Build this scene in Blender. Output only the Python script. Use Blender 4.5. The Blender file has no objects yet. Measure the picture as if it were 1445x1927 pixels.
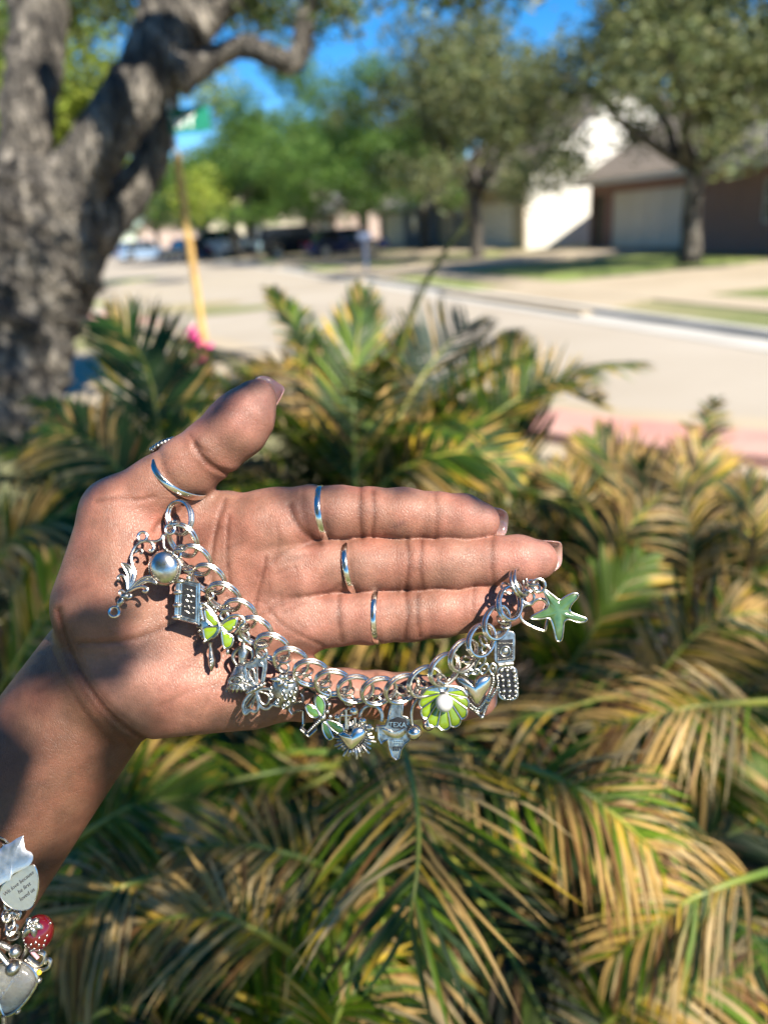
import bpy, bmesh, math, random
import numpy as np
from mathutils import Matrix, Vector

# ------------------------------------------------------------------ camera
SC = bpy.context.scene
COL = SC.collection
FPX, CX, CY = 1450.0, 722.5, 963.5          # focal length and centre in photo pixels
CAM = Vector((0.0, 0.0, 1.6))
PITCH, ROLL = math.radians(20.5), math.radians(4.0)
FWD = Vector((0, math.cos(PITCH), -math.sin(PITCH)))
_UP0 = Vector((0, math.sin(PITCH), math.cos(PITCH)))
RIGHT = Vector((1, 0, 0)) * math.cos(ROLL) - _UP0 * math.sin(ROLL)
UP = Vector((1, 0, 0)) * math.sin(ROLL) + _UP0 * math.cos(ROLL)
CAMROT = Matrix((RIGHT, UP, -FWD)).transposed()
cam_data = bpy.data.cameras.new('camera')
cam_data.sensor_fit = 'VERTICAL'
cam_data.sensor_height = 24.0
cam_data.lens = 24.0 * FPX / 1927.0
cam_data.clip_start = 0.02
cam_data.clip_end = 3000.0
HAND_D = 0.28                                # distance of the palm from the lens
cam_data.dof.use_dof = True
cam_data.dof.focus_distance = HAND_D - 0.006
cam_data.dof.aperture_fstop = cam_data.lens / 3.9
cam_data.dof.aperture_blades = 0
cam = bpy.data.objects.new('camera', cam_data)
COL.objects.link(cam)
cam.matrix_world = Matrix.Translation(CAM) @ CAMROT.to_4x4()
SC.camera = cam

# ------------------------------------------------------------------ light
SUN_TO = Vector((0.50, -0.52, 0.72)).normalized()     # towards the sun
world = bpy.data.worlds.new('World')
SC.world = world
world.use_nodes = True
wn, wl = world.node_tree.nodes, world.node_tree.links
sky_tex = wn.new('ShaderNodeTexSky')
sky_tex.sky_type = 'NISHITA'
sky_tex.sun_disc = False
sky_tex.sun_elevation = math.asin(SUN_TO.z)
sky_tex.sun_rotation = math.atan2(SUN_TO.x, SUN_TO.y)
sky_tex.altitude = 1500
sky_tex.air_density = 1.0
sky_tex.dust_density = 0.0
sky_tex.ozone_density = 5.0
sky_hsv = wn.new('ShaderNodeHueSaturation')
sky_hsv.inputs['Saturation'].default_value = 1.35
wl.new(sky_tex.outputs['Color'], sky_hsv.inputs['Color'])
wl.new(sky_hsv.outputs['Color'], wn['Background'].inputs['Color'])
wn['Background'].inputs['Strength'].default_value = 0.078
sun_data = bpy.data.lights.new('sun', 'SUN')
sun_data.energy = 5.0
sun_data.angle = math.radians(0.53)
sun_data.color = (1.0, 0.925, 0.80)
sun = bpy.data.objects.new('sun', sun_data)
COL.objects.link(sun)
sun.location = SUN_TO * 40
sun.rotation_euler = SUN_TO.to_track_quat('Z', 'Y').to_euler()
SC.view_settings.view_transform = 'Standard'
SC.view_settings.look = 'None'
SC.view_settings.gamma = 1.0
SC.view_settings.use_curve_mapping = False
SC.view_settings.exposure = 1.4
SC.render.engine = 'CYCLES'
SC.cycles.use_denoising = True
SC.cycles.max_bounces = 6
SC.cycles.diffuse_bounces = 3
SC.cycles.glossy_bounces = 4
SC.cycles.transmission_bounces = 4
SC.cycles.transparent_max_bounces = 6
SC.cycles.sample_clamp_indirect = 6.0
SC.cycles.caustics_reflective = False
SC.cycles.caustics_refractive = False

# ------------------------------------------------------------------ placing helpers
def ray(px, py):
    return FWD + RIGHT * ((px - CX) / FPX) - UP * ((py - CY) / FPX)
def at(px, py, depth):
    return CAM + ray(px, py) * depth
def on_ground(px, py, z=0.0):
    r = ray(px, py)
    return CAM + r * ((z - CAM.z) / r.z)
def at_y(px, py, y):
    r = ray(px, py)
    return CAM + r * (y / r.y)

# ------------------------------------------------------------------ material helpers
def new_mat(name):
    m = bpy.data.materials.new(name)
    m.use_nodes = True
    nt = m.node_tree
    return m, nt, nt.nodes, nt.links, nt.nodes['Principled BSDF']
def plain(name, col, rough=0.6, metal=0.0, noise=0.0, nscale=20.0, bump=0.0, col2=None, spec=None, bscale=None, coat=0.0):
    """a procedural material: a base colour broken up by noise, with optional bump"""
    m, nt, n, l, b = new_mat(name)
    b.inputs['Roughness'].default_value = rough
    b.inputs['Metallic'].default_value = metal
    if spec is not None: b.inputs['Specular IOR Level'].default_value = spec
    if coat: b.inputs['Coat Weight'].default_value = coat
    tc = n.new('ShaderNodeTexCoord')
    if noise or col2:
        nz = n.new('ShaderNodeTexNoise'); nz.inputs['Scale'].default_value = nscale
        nz.inputs['Detail'].default_value = 6
        l.new(tc.outputs['Object'], nz.inputs['Vector'])
        cr = n.new('ShaderNodeValToRGB')
        c2 = col2 if col2 else tuple(c * (1 - noise) for c in col)
        cr.color_ramp.elements[0].position = 0.32; cr.color_ramp.elements[1].position = 0.68
        cr.color_ramp.elements[0].color = (*c2, 1); cr.color_ramp.elements[1].color = (*col, 1)
        l.new(nz.outputs['Fac'], cr.inputs['Fac']); l.new(cr.outputs['Color'], b.inputs['Base Color'])
    else:
        b.inputs['Base Color'].default_value = (*col, 1)
    if bump:
        nb = n.new('ShaderNodeTexNoise'); nb.inputs['Scale'].default_value = bscale or nscale * 3
        nb.inputs['Detail'].default_value = 5
        l.new(tc.outputs['Object'], nb.inputs['Vector'])
        bp = n.new('ShaderNodeBump'); bp.inputs['Strength'].default_value = min(1, bump)
        bp.inputs['Distance'].default_value = 0.02
        l.new(nb.outputs['Fac'], bp.inputs['Height']); l.new(bp.outputs['Normal'], b.inputs['Normal'])
    return m

# ------------------------------------------------------------------ object helpers
def link(name, mesh, mat=None, parent=None, smooth=True):
    o = bpy.data.objects.new(name, mesh)
    COL.objects.link(o)
    if mat is not None and len(mesh.materials) == 0:
        for mm in (mat if isinstance(mat, (list, tuple)) else [mat]): mesh.materials.append(mm)
    if smooth and len(mesh.polygons):
        mesh.polygons.foreach_set('use_smooth', np.ones(len(mesh.polygons), bool))
    if parent is not None: o.parent = parent
    return o
def empty(name, loc=(0, 0, 0), rz=0.0):
    o = bpy.data.objects.new(name, None)
    o.empty_display_size = 0.05
    COL.objects.link(o); o.location = loc; o.rotation_euler = (0, 0, rz)
    return o
def tag(o, label=None, cat=None, group=None, kind=None):
    if label: o['label'] = label
    if cat: o['category'] = cat
    if group: o['group'] = group
    if kind: o['kind'] = kind
    return o
def np_mesh(name, V, F):
    """V (n,3) floats, F (m,k) ints with constant k"""
    V = np.ascontiguousarray(V, np.float32); F = np.ascontiguousarray(F, np.int32)
    me = bpy.data.meshes.new(name)
    k = F.shape[1]
    me.vertices.add(len(V)); me.vertices.foreach_set('co', V.ravel())
    me.loops.add(F.size); me.loops.foreach_set('vertex_index', F.ravel())
    me.polygons.add(len(F)); me.polygons.foreach_set('loop_start', np.arange(0, F.size, k, dtype=np.int32))
    me.update(calc_edges=True)
    return me
def set_color(me, C, name='col'):
    a = me.color_attributes.new(name, 'FLOAT_COLOR', 'POINT')
    C4 = np.ones((len(me.vertices), 4), np.float32); C4[:, :3] = C
    a.data.foreach_set('color', C4.ravel())

class MB:
    """collects simple shapes and links them as one mesh object"""
    def __init__(s): s.v = []; s.f = []
    def add(s, vs, fs):
        o = len(s.v); s.v += [tuple(v) for v in vs]; s.f += [tuple(i + o for i in f) for f in fs]; return s
    def box(s, c, d, rot=None):
        x, y, z = d[0] / 2, d[1] / 2, d[2] / 2
        vs = [Vector((i * x, j * y, k * z)) for i in (-1, 1) for j in (-1, 1) for k in (-1, 1)]
        if rot is not None: vs = [rot @ v for v in vs]
        vs = [v + Vector(c) for v in vs]
        return s.add(vs, [(0, 1, 3, 2), (4, 6, 7, 5), (0, 4, 5, 1), (2, 3, 7, 6), (0, 2, 6, 4), (1, 5, 7, 3)])
    def tube(s, pts, r, sides=8, closed=False, cap=True, flat=1.0, fdir=None):
        P = [Vector(p) for p in pts]; n = len(P)
        R = list(r) if isinstance(r, (list, tuple, np.ndarray)) else [r] * n
        T = []
        for i in range(n):
            a = P[(i - 1) % n] if (closed or i > 0) else P[i]
            b = P[(i + 1) % n] if (closed or i < n - 1) else P[i]
            t = (b - a); T.append(t.normalized() if t.length > 1e-12 else Vector((0, 0, 1)))
        ref = Vector(fdir) if fdir is not None else Vector((0, 0, 1))
        if abs(T[0].dot(ref)) > 0.93: ref = Vector((1, 0, 0)) if abs(T[0].x) < 0.9 else Vector((0, 1, 0))
        u = (ref - T[0] * ref.dot(T[0])).normalized()
        vs = []
        for i in range(n):
            if fdir is not None:
                q = Vector(fdir); q = q - T[i] * q.dot(T[i])
                if q.length > 1e-6: u = q.normalized()
            u = (u - T[i] * u.dot(T[i]))
            u = u.normalized() if u.length > 1e-9 else T[i].orthogonal().normalized()
            w = T[i].cross(u)
            for k in range(sides):
                a = 2 * math.pi * k / sides
                vs.append(P[i] + u * (math.cos(a) * R[i] * flat) + w * (math.sin(a) * R[i]))
        fs = []
        m = n if closed else n - 1
        for i in range(m):
            j = (i + 1) % n
            for k in range(sides):
                k2 = (k + 1) % sides
                fs.append((i * sides + k, i * sides + k2, j * sides + k2, j * sides + k))
        if not closed and cap:
            fs.append(tuple(range(sides - 1, -1, -1))); fs.append(tuple((n - 1) * sides + k for k in range(sides)))
        return s.add(vs, fs)
    def ball(s, c, r, seg=12, rings=8, sc=(1, 1, 1), rot=None):
        vs = []; fs = []
        for i in range(rings + 1):
            th = math.pi * i / rings
            for k in range(seg):
                a = 2 * math.pi * k / seg
                v = Vector((math.sin(th) * math.cos(a) * r * sc[0], math.sin(th) * math.sin(a) * r * sc[1], math.cos(th) * r * sc[2]))
                if rot is not None: v = rot @ v
                vs.append(v + Vector(c))
        for i in range(rings):
            for k in range(seg):
                k2 = (k + 1) % seg
                a, b, c2, d = i * seg + k, i * seg + k2, (i + 1) * seg + k2, (i + 1) * seg + k
                if i == 0: fs.append((a, d, c2))
                elif i == rings - 1: fs.append((a, d, b))
                else: fs.append((a, d, c2, b))
        return s.add(vs, fs)
    def prism(s, poly, a, b):
        """polygon extruded from offset vector a to offset vector b"""
        n = len(poly)
        vs = [Vector(p) + Vector(a) for p in poly] + [Vector(p) + Vector(b) for p in poly]
        fs = [tuple(range(n - 1, -1, -1)), tuple(range(n, 2 * n))]
        fs += [(i, (i + 1) % n, n + (i + 1) % n, n + i) for i in range(n)]
        return s.add(vs, fs)
    def mesh(s, name='m'):
        me = bpy.data.meshes.new(name); me.from_pydata(s.v, [], s.f); me.update()
        return me
    def build(s, name, mat, parent=None, smooth=False):
        return link(name, s.mesh(name), mat, parent, smooth)

def fine(pts, n=6):
    """smooth a polyline (Catmull-Rom)"""
    P = [np.array(p, float) for p in pts]; P = [2 * P[0] - P[1]] + P + [2 * P[-1] - P[-2]]
    out = []
    for i in range(1, len(P) - 2):
        for k in range(n):
            t = k / n
            out.append(0.5 * ((2 * P[i]) + (-P[i-1] + P[i+1]) * t + (2*P[i-1] - 5*P[i] + 4*P[i+1] - P[i+2]) * t*t + (-P[i-1] + 3*P[i] - 3*P[i+1] + P[i+2]) * t**3))
    out.append(P[-2])
    return [tuple(o) for o in out]
# ================================================================== the setting
rng = np.random.default_rng(7)
random.seed(7)
# street frame: a runs along the far kerb away from the lens, b runs towards the houses
ST_O = Vector((3.0, 14.6, 0)); ST_E = Vector((-0.30, 0.954, 0)).normalized(); ST_N = Vector((ST_E.y, -ST_E.x, 0))
def st(a, b, z=0.0): return ST_O + ST_E * a + ST_N * b + Vector((0, 0, z))
ST_ROT = math.atan2(ST_E.y, ST_E.x)

def ground_mat():
    m, nt, n, l, b = new_mat('dry_lawn')
    tc = n.new('ShaderNodeTexCoord')
    def noise(s, d=5):
        q = n.new('ShaderNodeTexNoise'); q.inputs['Scale'].default_value = s; q.inputs['Detail'].default_value = d
        l.new(tc.outputs['Object'], q.inputs['Vector']); return q
    a, c = noise(0.22), noise(9.0)
    r1 = n.new('ShaderNodeValToRGB')
    e = r1.color_ramp.elements
    e[0].position = .36; e[0].color = (.36, .29, .185, 1); e[1].position = .62; e[1].color = (.13, .16, .045, 1)
    l.new(a.outputs['Fac'], r1.inputs['Fac'])
    mx = n.new('ShaderNodeMix'); mx.data_type = 'RGBA'; mx.blend_type = 'MULTIPLY'; mx.inputs['Factor'].default_value = .7
    r2 = n.new('ShaderNodeValToRGB'); r2.color_ramp.elements[0].color = (.55, .55, .5, 1); r2.color_ramp.elements[1].color = (1.2, 1.2, 1.1, 1)
    l.new(c.outputs['Fac'], r2.inputs['Fac']); l.new(r1.outputs['Color'], mx.inputs['A']); l.new(r2.outputs['Color'], mx.inputs['B'])
    l.new(mx.outputs['Result'], b.inputs['Base Color']); b.inputs['Roughness'].default_value = .95
    bp = n.new('ShaderNodeBump'); bp.inputs['Strength'].default_value = .8; bp.inputs['Distance'].default_value = .04
    l.new(noise(30).outputs['Fac'], bp.inputs['Height']); l.new(bp.outputs['Normal'], b.inputs['Normal'])
    return m
m_lawn = ground_mat()
m_green = plain('green_grass', (.13, .20, .035), .95, col2=(.20, .22, .06), nscale=.9, bump=.8, bscale=30)
m_soil = plain('soil', (.06, .043, .03), .95, noise=.6, nscale=14, bump=1, bscale=40)
m_road = plain('concrete_road', (.33, .29, .235), .9, col2=(.285, .245, .19), nscale=.35, bump=.25, bscale=60)
m_gutter = plain('pale_concrete', (.42, .40, .36), .85, noise=.2, nscale=1.2, bump=.2, bscale=50)
m_walk = plain('tan_concrete', (.36, .30, .215), .9, col2=(.29, .235, .16), nscale=.5, bump=.25, bscale=60)
m_red = plain('red_painted_concrete', (.42, .18, .15), .8, col2=(.42, .26, .21), nscale=2.0, bump=.3, bscale=40)

gr = MB()
gr.box((0, 400, -0.25), (1600, 1300, 0.5)); o = gr.build('ground', m_lawn); tag(o, kind='structure')
def slab(name, poly, z, t, mat, kind='structure', label=None, cat=None, group=None):
    mb = MB(); mb.prism([Vector((p[0], p[1], 0)) for p in poly], (0, 0, z - t), (0, 0, z))
    o = mb.build(name, mat); tag(o, label, cat, group, kind); return o
def strip(name, pts, w, z, t, mat, **k):
    """a band of width w (to the right of the path) along points"""
    P = [Vector((p[0], p[1], 0)) for p in pts]; L = []; R = []
    for i, p in enumerate(P):
        d = (P[min(i + 1, len(P) - 1)] - P[max(i - 1, 0)]).normalized(); nn = Vector((d.y, -d.x, 0))
        L.append(p); R.append(p + nn * w)
    mb = MB()
    for i in range(len(P) - 1):
        mb.prism([L[i], R[i], R[i + 1], L[i + 1]], (0, 0, z - t), (0, 0, z))
    o = mb.build(name, mat); tag(o, kind=k.get('kind', 'structure')); return o
far_kerb = [st(a, 0) for a in range(-40, 30, 3)] + [st(a, -0.0016 * (a - 28) ** 2) for a in range(30, 100, 4)]
near_kerb = [(9.5, -0.5), (6.8, 1.9), (4.4, 4.2), (3.1, 5.15), (1.9, 5.95), (0.9, 7.1), (-0.2, 8.7), (-1.6, 10.9), (-3.0, 13.3), (-4.4, 15.6), (-6.2, 18.2), (-9.5, 23.5), (-18, 38), (-40, 66)]
road_poly = [(p[0], p[1]) for p in near_kerb][::-1] + [(p.x, p.y) for p in far_kerb]
me_r = MB()
# triangulate the road as strips between the two kerbs
def resample(pts, n):
    P = [Vector((p[0], p[1], 0)) for p in pts]; L = [0]
    for a, b_ in zip(P[:-1], P[1:]): L.append(L[-1] + (b_ - a).length)
    out = []
    for i in range(n):
        s = L[-1] * i / (n - 1); j = 0
        while j < len(L) - 2 and L[j + 1] < s: j += 1
        t = (s - L[j]) / max(1e-6, L[j + 1] - L[j]); out.append(P[j].lerp(P[j + 1], t))
    return out
A_, B_ = resample(near_kerb, 60), resample([(p.x, p.y) for p in far_kerb], 60)
vs = [Vector((p.x, p.y, .006)) for p in A_] + [Vector((p.x, p.y, .006)) for p in B_]
me_r.add(vs, [(i, i + 1 + 0, 60 + i + 1, 60 + i)[::-1] for i in range(59)])
o = me_r.build('road', m_road); tag(o, kind='structure')
strip('gutter', far_kerb, -0.6, .014, .01, m_gutter)
strip('kerb', far_kerb, 0.18, .10, .2, m_gutter)
strip('kerb', near_kerb, -0.42, .11, .2, m_walk)
strip('kerb', [(9.5 - .3, -.5 - .3), (6.5, 1.6), (4.1, 3.9), (2.9, 4.85), (1.85, 5.6), (1.45, 6.05)], -0.62, .116, .2, m_red)
strip('kerb', [(-4.1, 15.5), (-5.0, 16.9), (-5.8, 18.1)], -0.7, .116, .2, m_red)
strip('pavement', [(p[0] - .8, p[1] - .9) for p in near_kerb], 0.42, .035, .06, m_walk)
# the paved corner on the near side and patches of worn grass
def blob(name, c, rx, ry, rot, z, mat, n=26, jit=.16, kind='structure'):
    r_ = random.Random(hash(name) % 1000 + int(c[0] * 10)); P = []
    ph = [r_.uniform(0, 6.28) for _ in range(4)]
    for i in range(n):
        a = 2 * math.pi * i / n
        k = 1 + jit * (math.sin(2 * a + ph[0]) + .6 * math.sin(3 * a + ph[1]) + .4 * math.sin(5 * a + ph[2]))
        x, y = rx * k * math.cos(a), ry * k * math.sin(a)
        P.append(Vector((c[0] + x * math.cos(rot) - y * math.sin(rot), c[1] + x * math.sin(rot) + y * math.cos(rot), 0)))
    mb = MB(); mb.prism(P, (0, 0, z - .012), (0, 0, z)); o = mb.build(name, mat); tag(o, kind=kind); return o
blob('path', (-4.6, 9.3), 3.6, 3.4, .3, .012, m_walk)
for (px, py, rx, ry, mt) in ((160, 575, .55, .9, m_green), (150, 626, .7, .55, m_green), (215, 532, 1.3, 1.6, m_green), (350, 580, 1.0, 1.3, m_lawn), (440, 585, .6, 1.2, m_lawn)):
    g = on_ground(px, py); blob('grass_patch', (g.x, g.y), rx, ry, ST_ROT, .026, mt)
blob('soil_bed', (0.1, 1.6), 3.0, 2.2, 0, .03, m_soil)
# front yards across the street
slab('lawn', [st(-30, .2)[:2], st(10, .2)[:2], st(10, 13)[:2], st(-30, 13)[:2]][::1], .05, .1, m_lawn)
for a0, a1, b0, b1, mt in ((3.5, 10.2, 2.6, 9.5, m_green), (2.5, 9.5, .4, 1.4, m_green), (17.5, 22, .4, 9, m_green), (27, 33, .4, 8, m_green), (-8, -2, 3, 10, m_green), (40, 47, .4, 9, m_green)):
    mb = MB(); mb.prism([st(a0, b0), st(a1, b0 + .3), st(a1 - .4, b1), st(a0 + .5, b1 - .4)], (0, 0, .0), (0, 0, .062)); o = mb.build('grass_patch', mt); tag(o, kind='structure')
for a0, a1 in ((10.6, 16.4), (23, 28.5), (34.5, 39.5), (-1.5, 3.2), (51, 56), (68, 73)):
    mb = MB(); mb.prism([st(a0 - .6, -.3), st(a1 + .6, -.3), st(a1, 1.2), st(a1, 12.6), st(a0, 12.6), st(a0, 1.2)], (0, 0, .0), (0, 0, .07)); o = mb.build('driveway', m_walk); tag(o, kind='structure')
mb = MB(); mb.prism([st(-30, 1.5), st(60, 1.5), st(60, 2.5), st(-30, 2.5)], (0, 0, 0), (0, 0, .076)); tag(mb.build('pavement', m_walk), kind='structure')

# ---------------------------------------------------------------- houses
def brick_mat(name, c1, c2, mortar):
    m, nt, n, l, b = new_mat(name)
    tc = n.new('ShaderNodeTexCoord'); mp = n.new('ShaderNodeMapping'); mp.inputs['Rotation'].default_value = (math.radians(90), 0, 0)
    br = n.new('ShaderNodeTexBrick'); br.inputs['Scale'].default_value = 1.0
    br.inputs['Brick Width'].default_value = .215; br.inputs['Row Height'].default_value = .075; br.inputs['Mortar Size'].default_value = .01
    br.inputs['Color1'].default_value = (*c1, 1); br.inputs['Color2'].default_value = (*c2, 1); br.inputs['Mortar'].default_value = (*mortar, 1)
    l.new(tc.outputs['Object'], mp.inputs['Vector']); l.new(mp.outputs[0], br.inputs['Vector']); l.new(br.outputs['Color'], b.inputs['Base Color'])
    bp = n.new('ShaderNodeBump'); bp.inputs['Distance'].default_value = .01; bp.invert = True
    l.new(br.outputs['Fac'], bp.inputs['Height']); l.new(bp.outputs['Normal'], b.inputs['Normal'])
    b.inputs['Roughness'].default_value = .9
    return m
m_brick = brick_mat('red_brick', (.30, .13, .10), (.24, .10, .085), (.36, .31, .28))
m_pinkbrick = brick_mat('pink_brick', (.42, .25, .20), (.36, .20, .16), (.45, .40, .36))
m_white = plain('white_siding', (.66, .64, .58), .7, noise=.08, nscale=2, bump=.1)
m_cream = plain('cream_siding', (.66, .60, .46), .75, noise=.1, nscale=2, bump=.1)
m_tan = plain('tan_siding', (.40, .335, .25), .8, noise=.12, nscale=2, bump=.1)
m_bluegrey = plain('blue_grey_siding', (.16, .165, .19), .8, noise=.12, nscale=2, bump=.1)
m_trim = plain('painted_trim', (.62, .60, .55), .6, noise=.08, nscale=4)
m_doorp = plain('garage_paint', (.66, .62, .55), .55, noise=.08, nscale=3)
m_shingle = plain('grey_shingle', (.24, .225, .21), .95, noise=.35, nscale=5, bump=.8, bscale=24)
m_shingle2 = plain('brown_shingle', (.20, .165, .13), .95, noise=.35, nscale=5, bump=.8, bscale=24)
m_darkdoor = plain('dark_door', (.06, .04, .03), .5, noise=.2, nscale=6)
m_glass = plain('window_glass', (.03, .035, .04), .08, spec=.8, noise=.2, nscale=2)

def house(a0, a1, b, depth, h, wall, front, roofm, label, ridge='along', garage=None, pitch=.55, gable_front=None, windows=(), entry=None, chimney=None, group='houses across the street'):
    """a house whose front runs from a0 to a1 along the street at setback b"""
    L = a1 - a0
    root = empty('house', st(a0, b), ST_ROT)     # local x along the street, local -y away from the street
    D = -depth; t = .16
    tag(root, label, 'house', group)
    # walls: front (with the garage opening left out), far end, near end, back; each butted
    fr = MB(); xs = [0.0]; op = []
    if garage: op.append((garage[0], garage[1], 0, 2.15))
    if entry: op.append((entry, entry + 1.0, 0, 2.1))
    for w in windows: op.append((w, w + 1.3, .9, 2.1))
    op.sort(); x = 0
    for (x0, x1, z0, z1) in op:
        if x0 > x: fr.box(((x + x0) / 2, -t / 2, h / 2), (x0 - x, t, h))
        fr.box(((x0 + x1) / 2, -t / 2, (z1 + h) / 2), (x1 - x0, t, h - z1))
        if z0 > 0: fr.box(((x0 + x1) / 2, -t / 2, z0 / 2), (x1 - x0, t, z0))
        x = x1
    fr.box(((x + L) / 2, -t / 2, h / 2), (L - x, t, h))
    fr.build('front_wall', front, root)
    rise = pitch * (depth / 2 if ridge == 'along' else L / 2); ov = .45
    for nm, xx, sgn in (('near_end_wall', 0, 1), ('far_end_wall', L, -1)):
        mb = MB(); X0, X1 = (0, t) if sgn > 0 else (L - t, L)
        if ridge == 'along': poly = [(0, -t - .001, 0), (0, D, 0), (0, D, h), (0, D / 2, h + rise), (0, -t - .001, h + rise * (t / (depth / 2)))]
        else: poly = [(0, -t - .001, 0), (0, D, 0), (0, D, h), (0, -t - .001, h)]
        mb.prism(poly, (X0, 0, 0), (X1, 0, 0)); mb.build('end_wall', wall, root)
    bw = MB(); bw.box((L / 2, D + t / 2 - .004, h / 2), (L - 2 * t - .004, t, h)); bw.build('back_wall', wall, root)
    rf = MB(); rt = .14
    if ridge == 'along':
        for s in (1, -1):
            y0 = ov if s > 0 else D - ov; ym = D / 2
            z0 = h - pitch * ov
            poly = [(-ov, y0, z0), (-ov, ym, h + rise), (-ov, ym, h + rise + rt), (-ov, y0, z0 + rt)]
            rf.prism(poly, (0, 0, 0), (L + 2 * ov, 0, 0))
    else:
        for s in (1, -1):
            x0 = -ov if s > 0 else L + ov; z0 = h - pitch * ov
            poly = [(x0, ov, z0), (L / 2, ov, h + rise), (L / 2, ov, h + rise + rt), (x0, ov, z0 + rt)]
            rf.prism(poly, (0, 0, 0), (0, D - 2 * ov, 0))
        for yy in (-t, D):
            mb = MB(); mb.prism([(0, yy, h + .002), (L, yy, h + .002), (L / 2, yy, h + rise - .01)], (0, 0, 0), (0, t, 0)); mb.build('gable', front if yy == -t else wall, root)
    rr = rf.build('roof', roofm, root)
    fas = MB()
    if ridge == 'along': fas.box((L / 2, ov + .02, h - pitch * ov + .02), (L + 2 * ov, .035, .2))
    else:
        fas.box((-ov - .02, D / 2, h - pitch * ov + .02), (.035, depth + 2 * ov, .2)); fas.box((L + ov + .02, D / 2, h - pitch * ov + .02), (.035, depth + 2 * ov, .2))
    fas.build('fascia', m_trim, root)
    if garage:
        gd = MB(); w = garage[1] - garage[0]
        gd.box(((garage[0] + garage[1]) / 2, -.13, 1.075), (w, .04, 2.15)); g = gd.build('garage_door', m_doorp, root)
        pm = None
        for i in range(4):
            for j in range(4):
                q = MB(); q.box((garage[0] + w * (j + .5) / 4, -.10, .28 + .53 * i), (w / 4 - .14, .03, .40)); q.build('panel', m_doorp, g)
    for w in windows:
        q = MB(); q.box((w + .65, -.11, 1.5), (1.3, .03, 1.2)); wo = q.build('window', m_glass, root)
        f = MB()
        for xx in (w + .03, w + 1.27): f.box((xx, -.07, 1.5), (.06, .05, 1.2))
        for zz in (.93, 2.07): f.box((w + .65, -.07, zz), (1.18, .05, .06))
        f.box((w + .65, -.068, 1.5), (1.18, .04, .045)); f.build('frame', m_trim, wo)
    if entry:
        q = MB(); q.box((entry + .5, -.12, 1.05), (1.0, .05, 2.1)); dd = q.build('door', m_darkdoor, root)
        k = MB(); k.ball((entry + .86, -.07, 1.0), .035, 8, 6); k.build('handle', m_trim, dd)
    if chimney:
        q = MB(); zc = h + rise * .55
        q.box((chimney, D * .42, zc + .6), (.9, .6, 2.2)); q.box((chimney, D * .42, zc + 1.76), (1.04, .74, .14)); q.build('chimney', m_brick, rr)
    return root
house(-5.5, 9.2, 11.0, 10, 2.75, m_pinkbrick, m_brick, m_shingle, 'brick house with a low dark roof at the right edge, beside the pale garage', windows=(10.5, 5.5), entry=8.2)
house(10.4, 17.4, 12.4, 9, 2.8, m_pinkbrick, m_brick, m_shingle2, 'low house with a wide pale garage door between brick piers behind the tree', ridge='along', garage=(.9, 5.5), entry=5.9)
house(21.5, 31.5, 11.5, 11, 3.2, m_white, m_tan, m_shingle2, 'tall house with a bright white end wall and a tan front', ridge='along', pitch=.75, garage=(1.2, 5.4), windows=(7,), chimney=7.0)
house(34, 45, 12.2, 9, 2.7, m_cream, m_bluegrey, m_shingle, 'low blue grey house under a pale grey roof beyond the tan house', garage=(5.8, 10.2), windows=(1.2, 3.4))
house(50, 61, 10.2, 9, 2.8, m_pinkbrick, m_pinkbrick, m_shingle, 'pink brick house beyond the dark parked car', garage=(1, 5.4), windows=(7.5,))
house(66, 78, 7.5, 10, 3.3, m_cream, m_tan, m_shingle2, 'cream house with a tall gable end beyond the white car', pitch=.8, garage=(1, 5.4), entry=7)
house(83, 95, 4, 10, 2.9, m_cream, m_cream, m_shingle, 'cream house seen small beside the yellow signpost', windows=(2, 6), pitch=.7)
house(99, 112, -3, 10, 2.9, m_pinkbrick, m_pinkbrick, m_shingle, 'far pink brick house next to the oak trunk', windows=(2, 6), pitch=.6)

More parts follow.
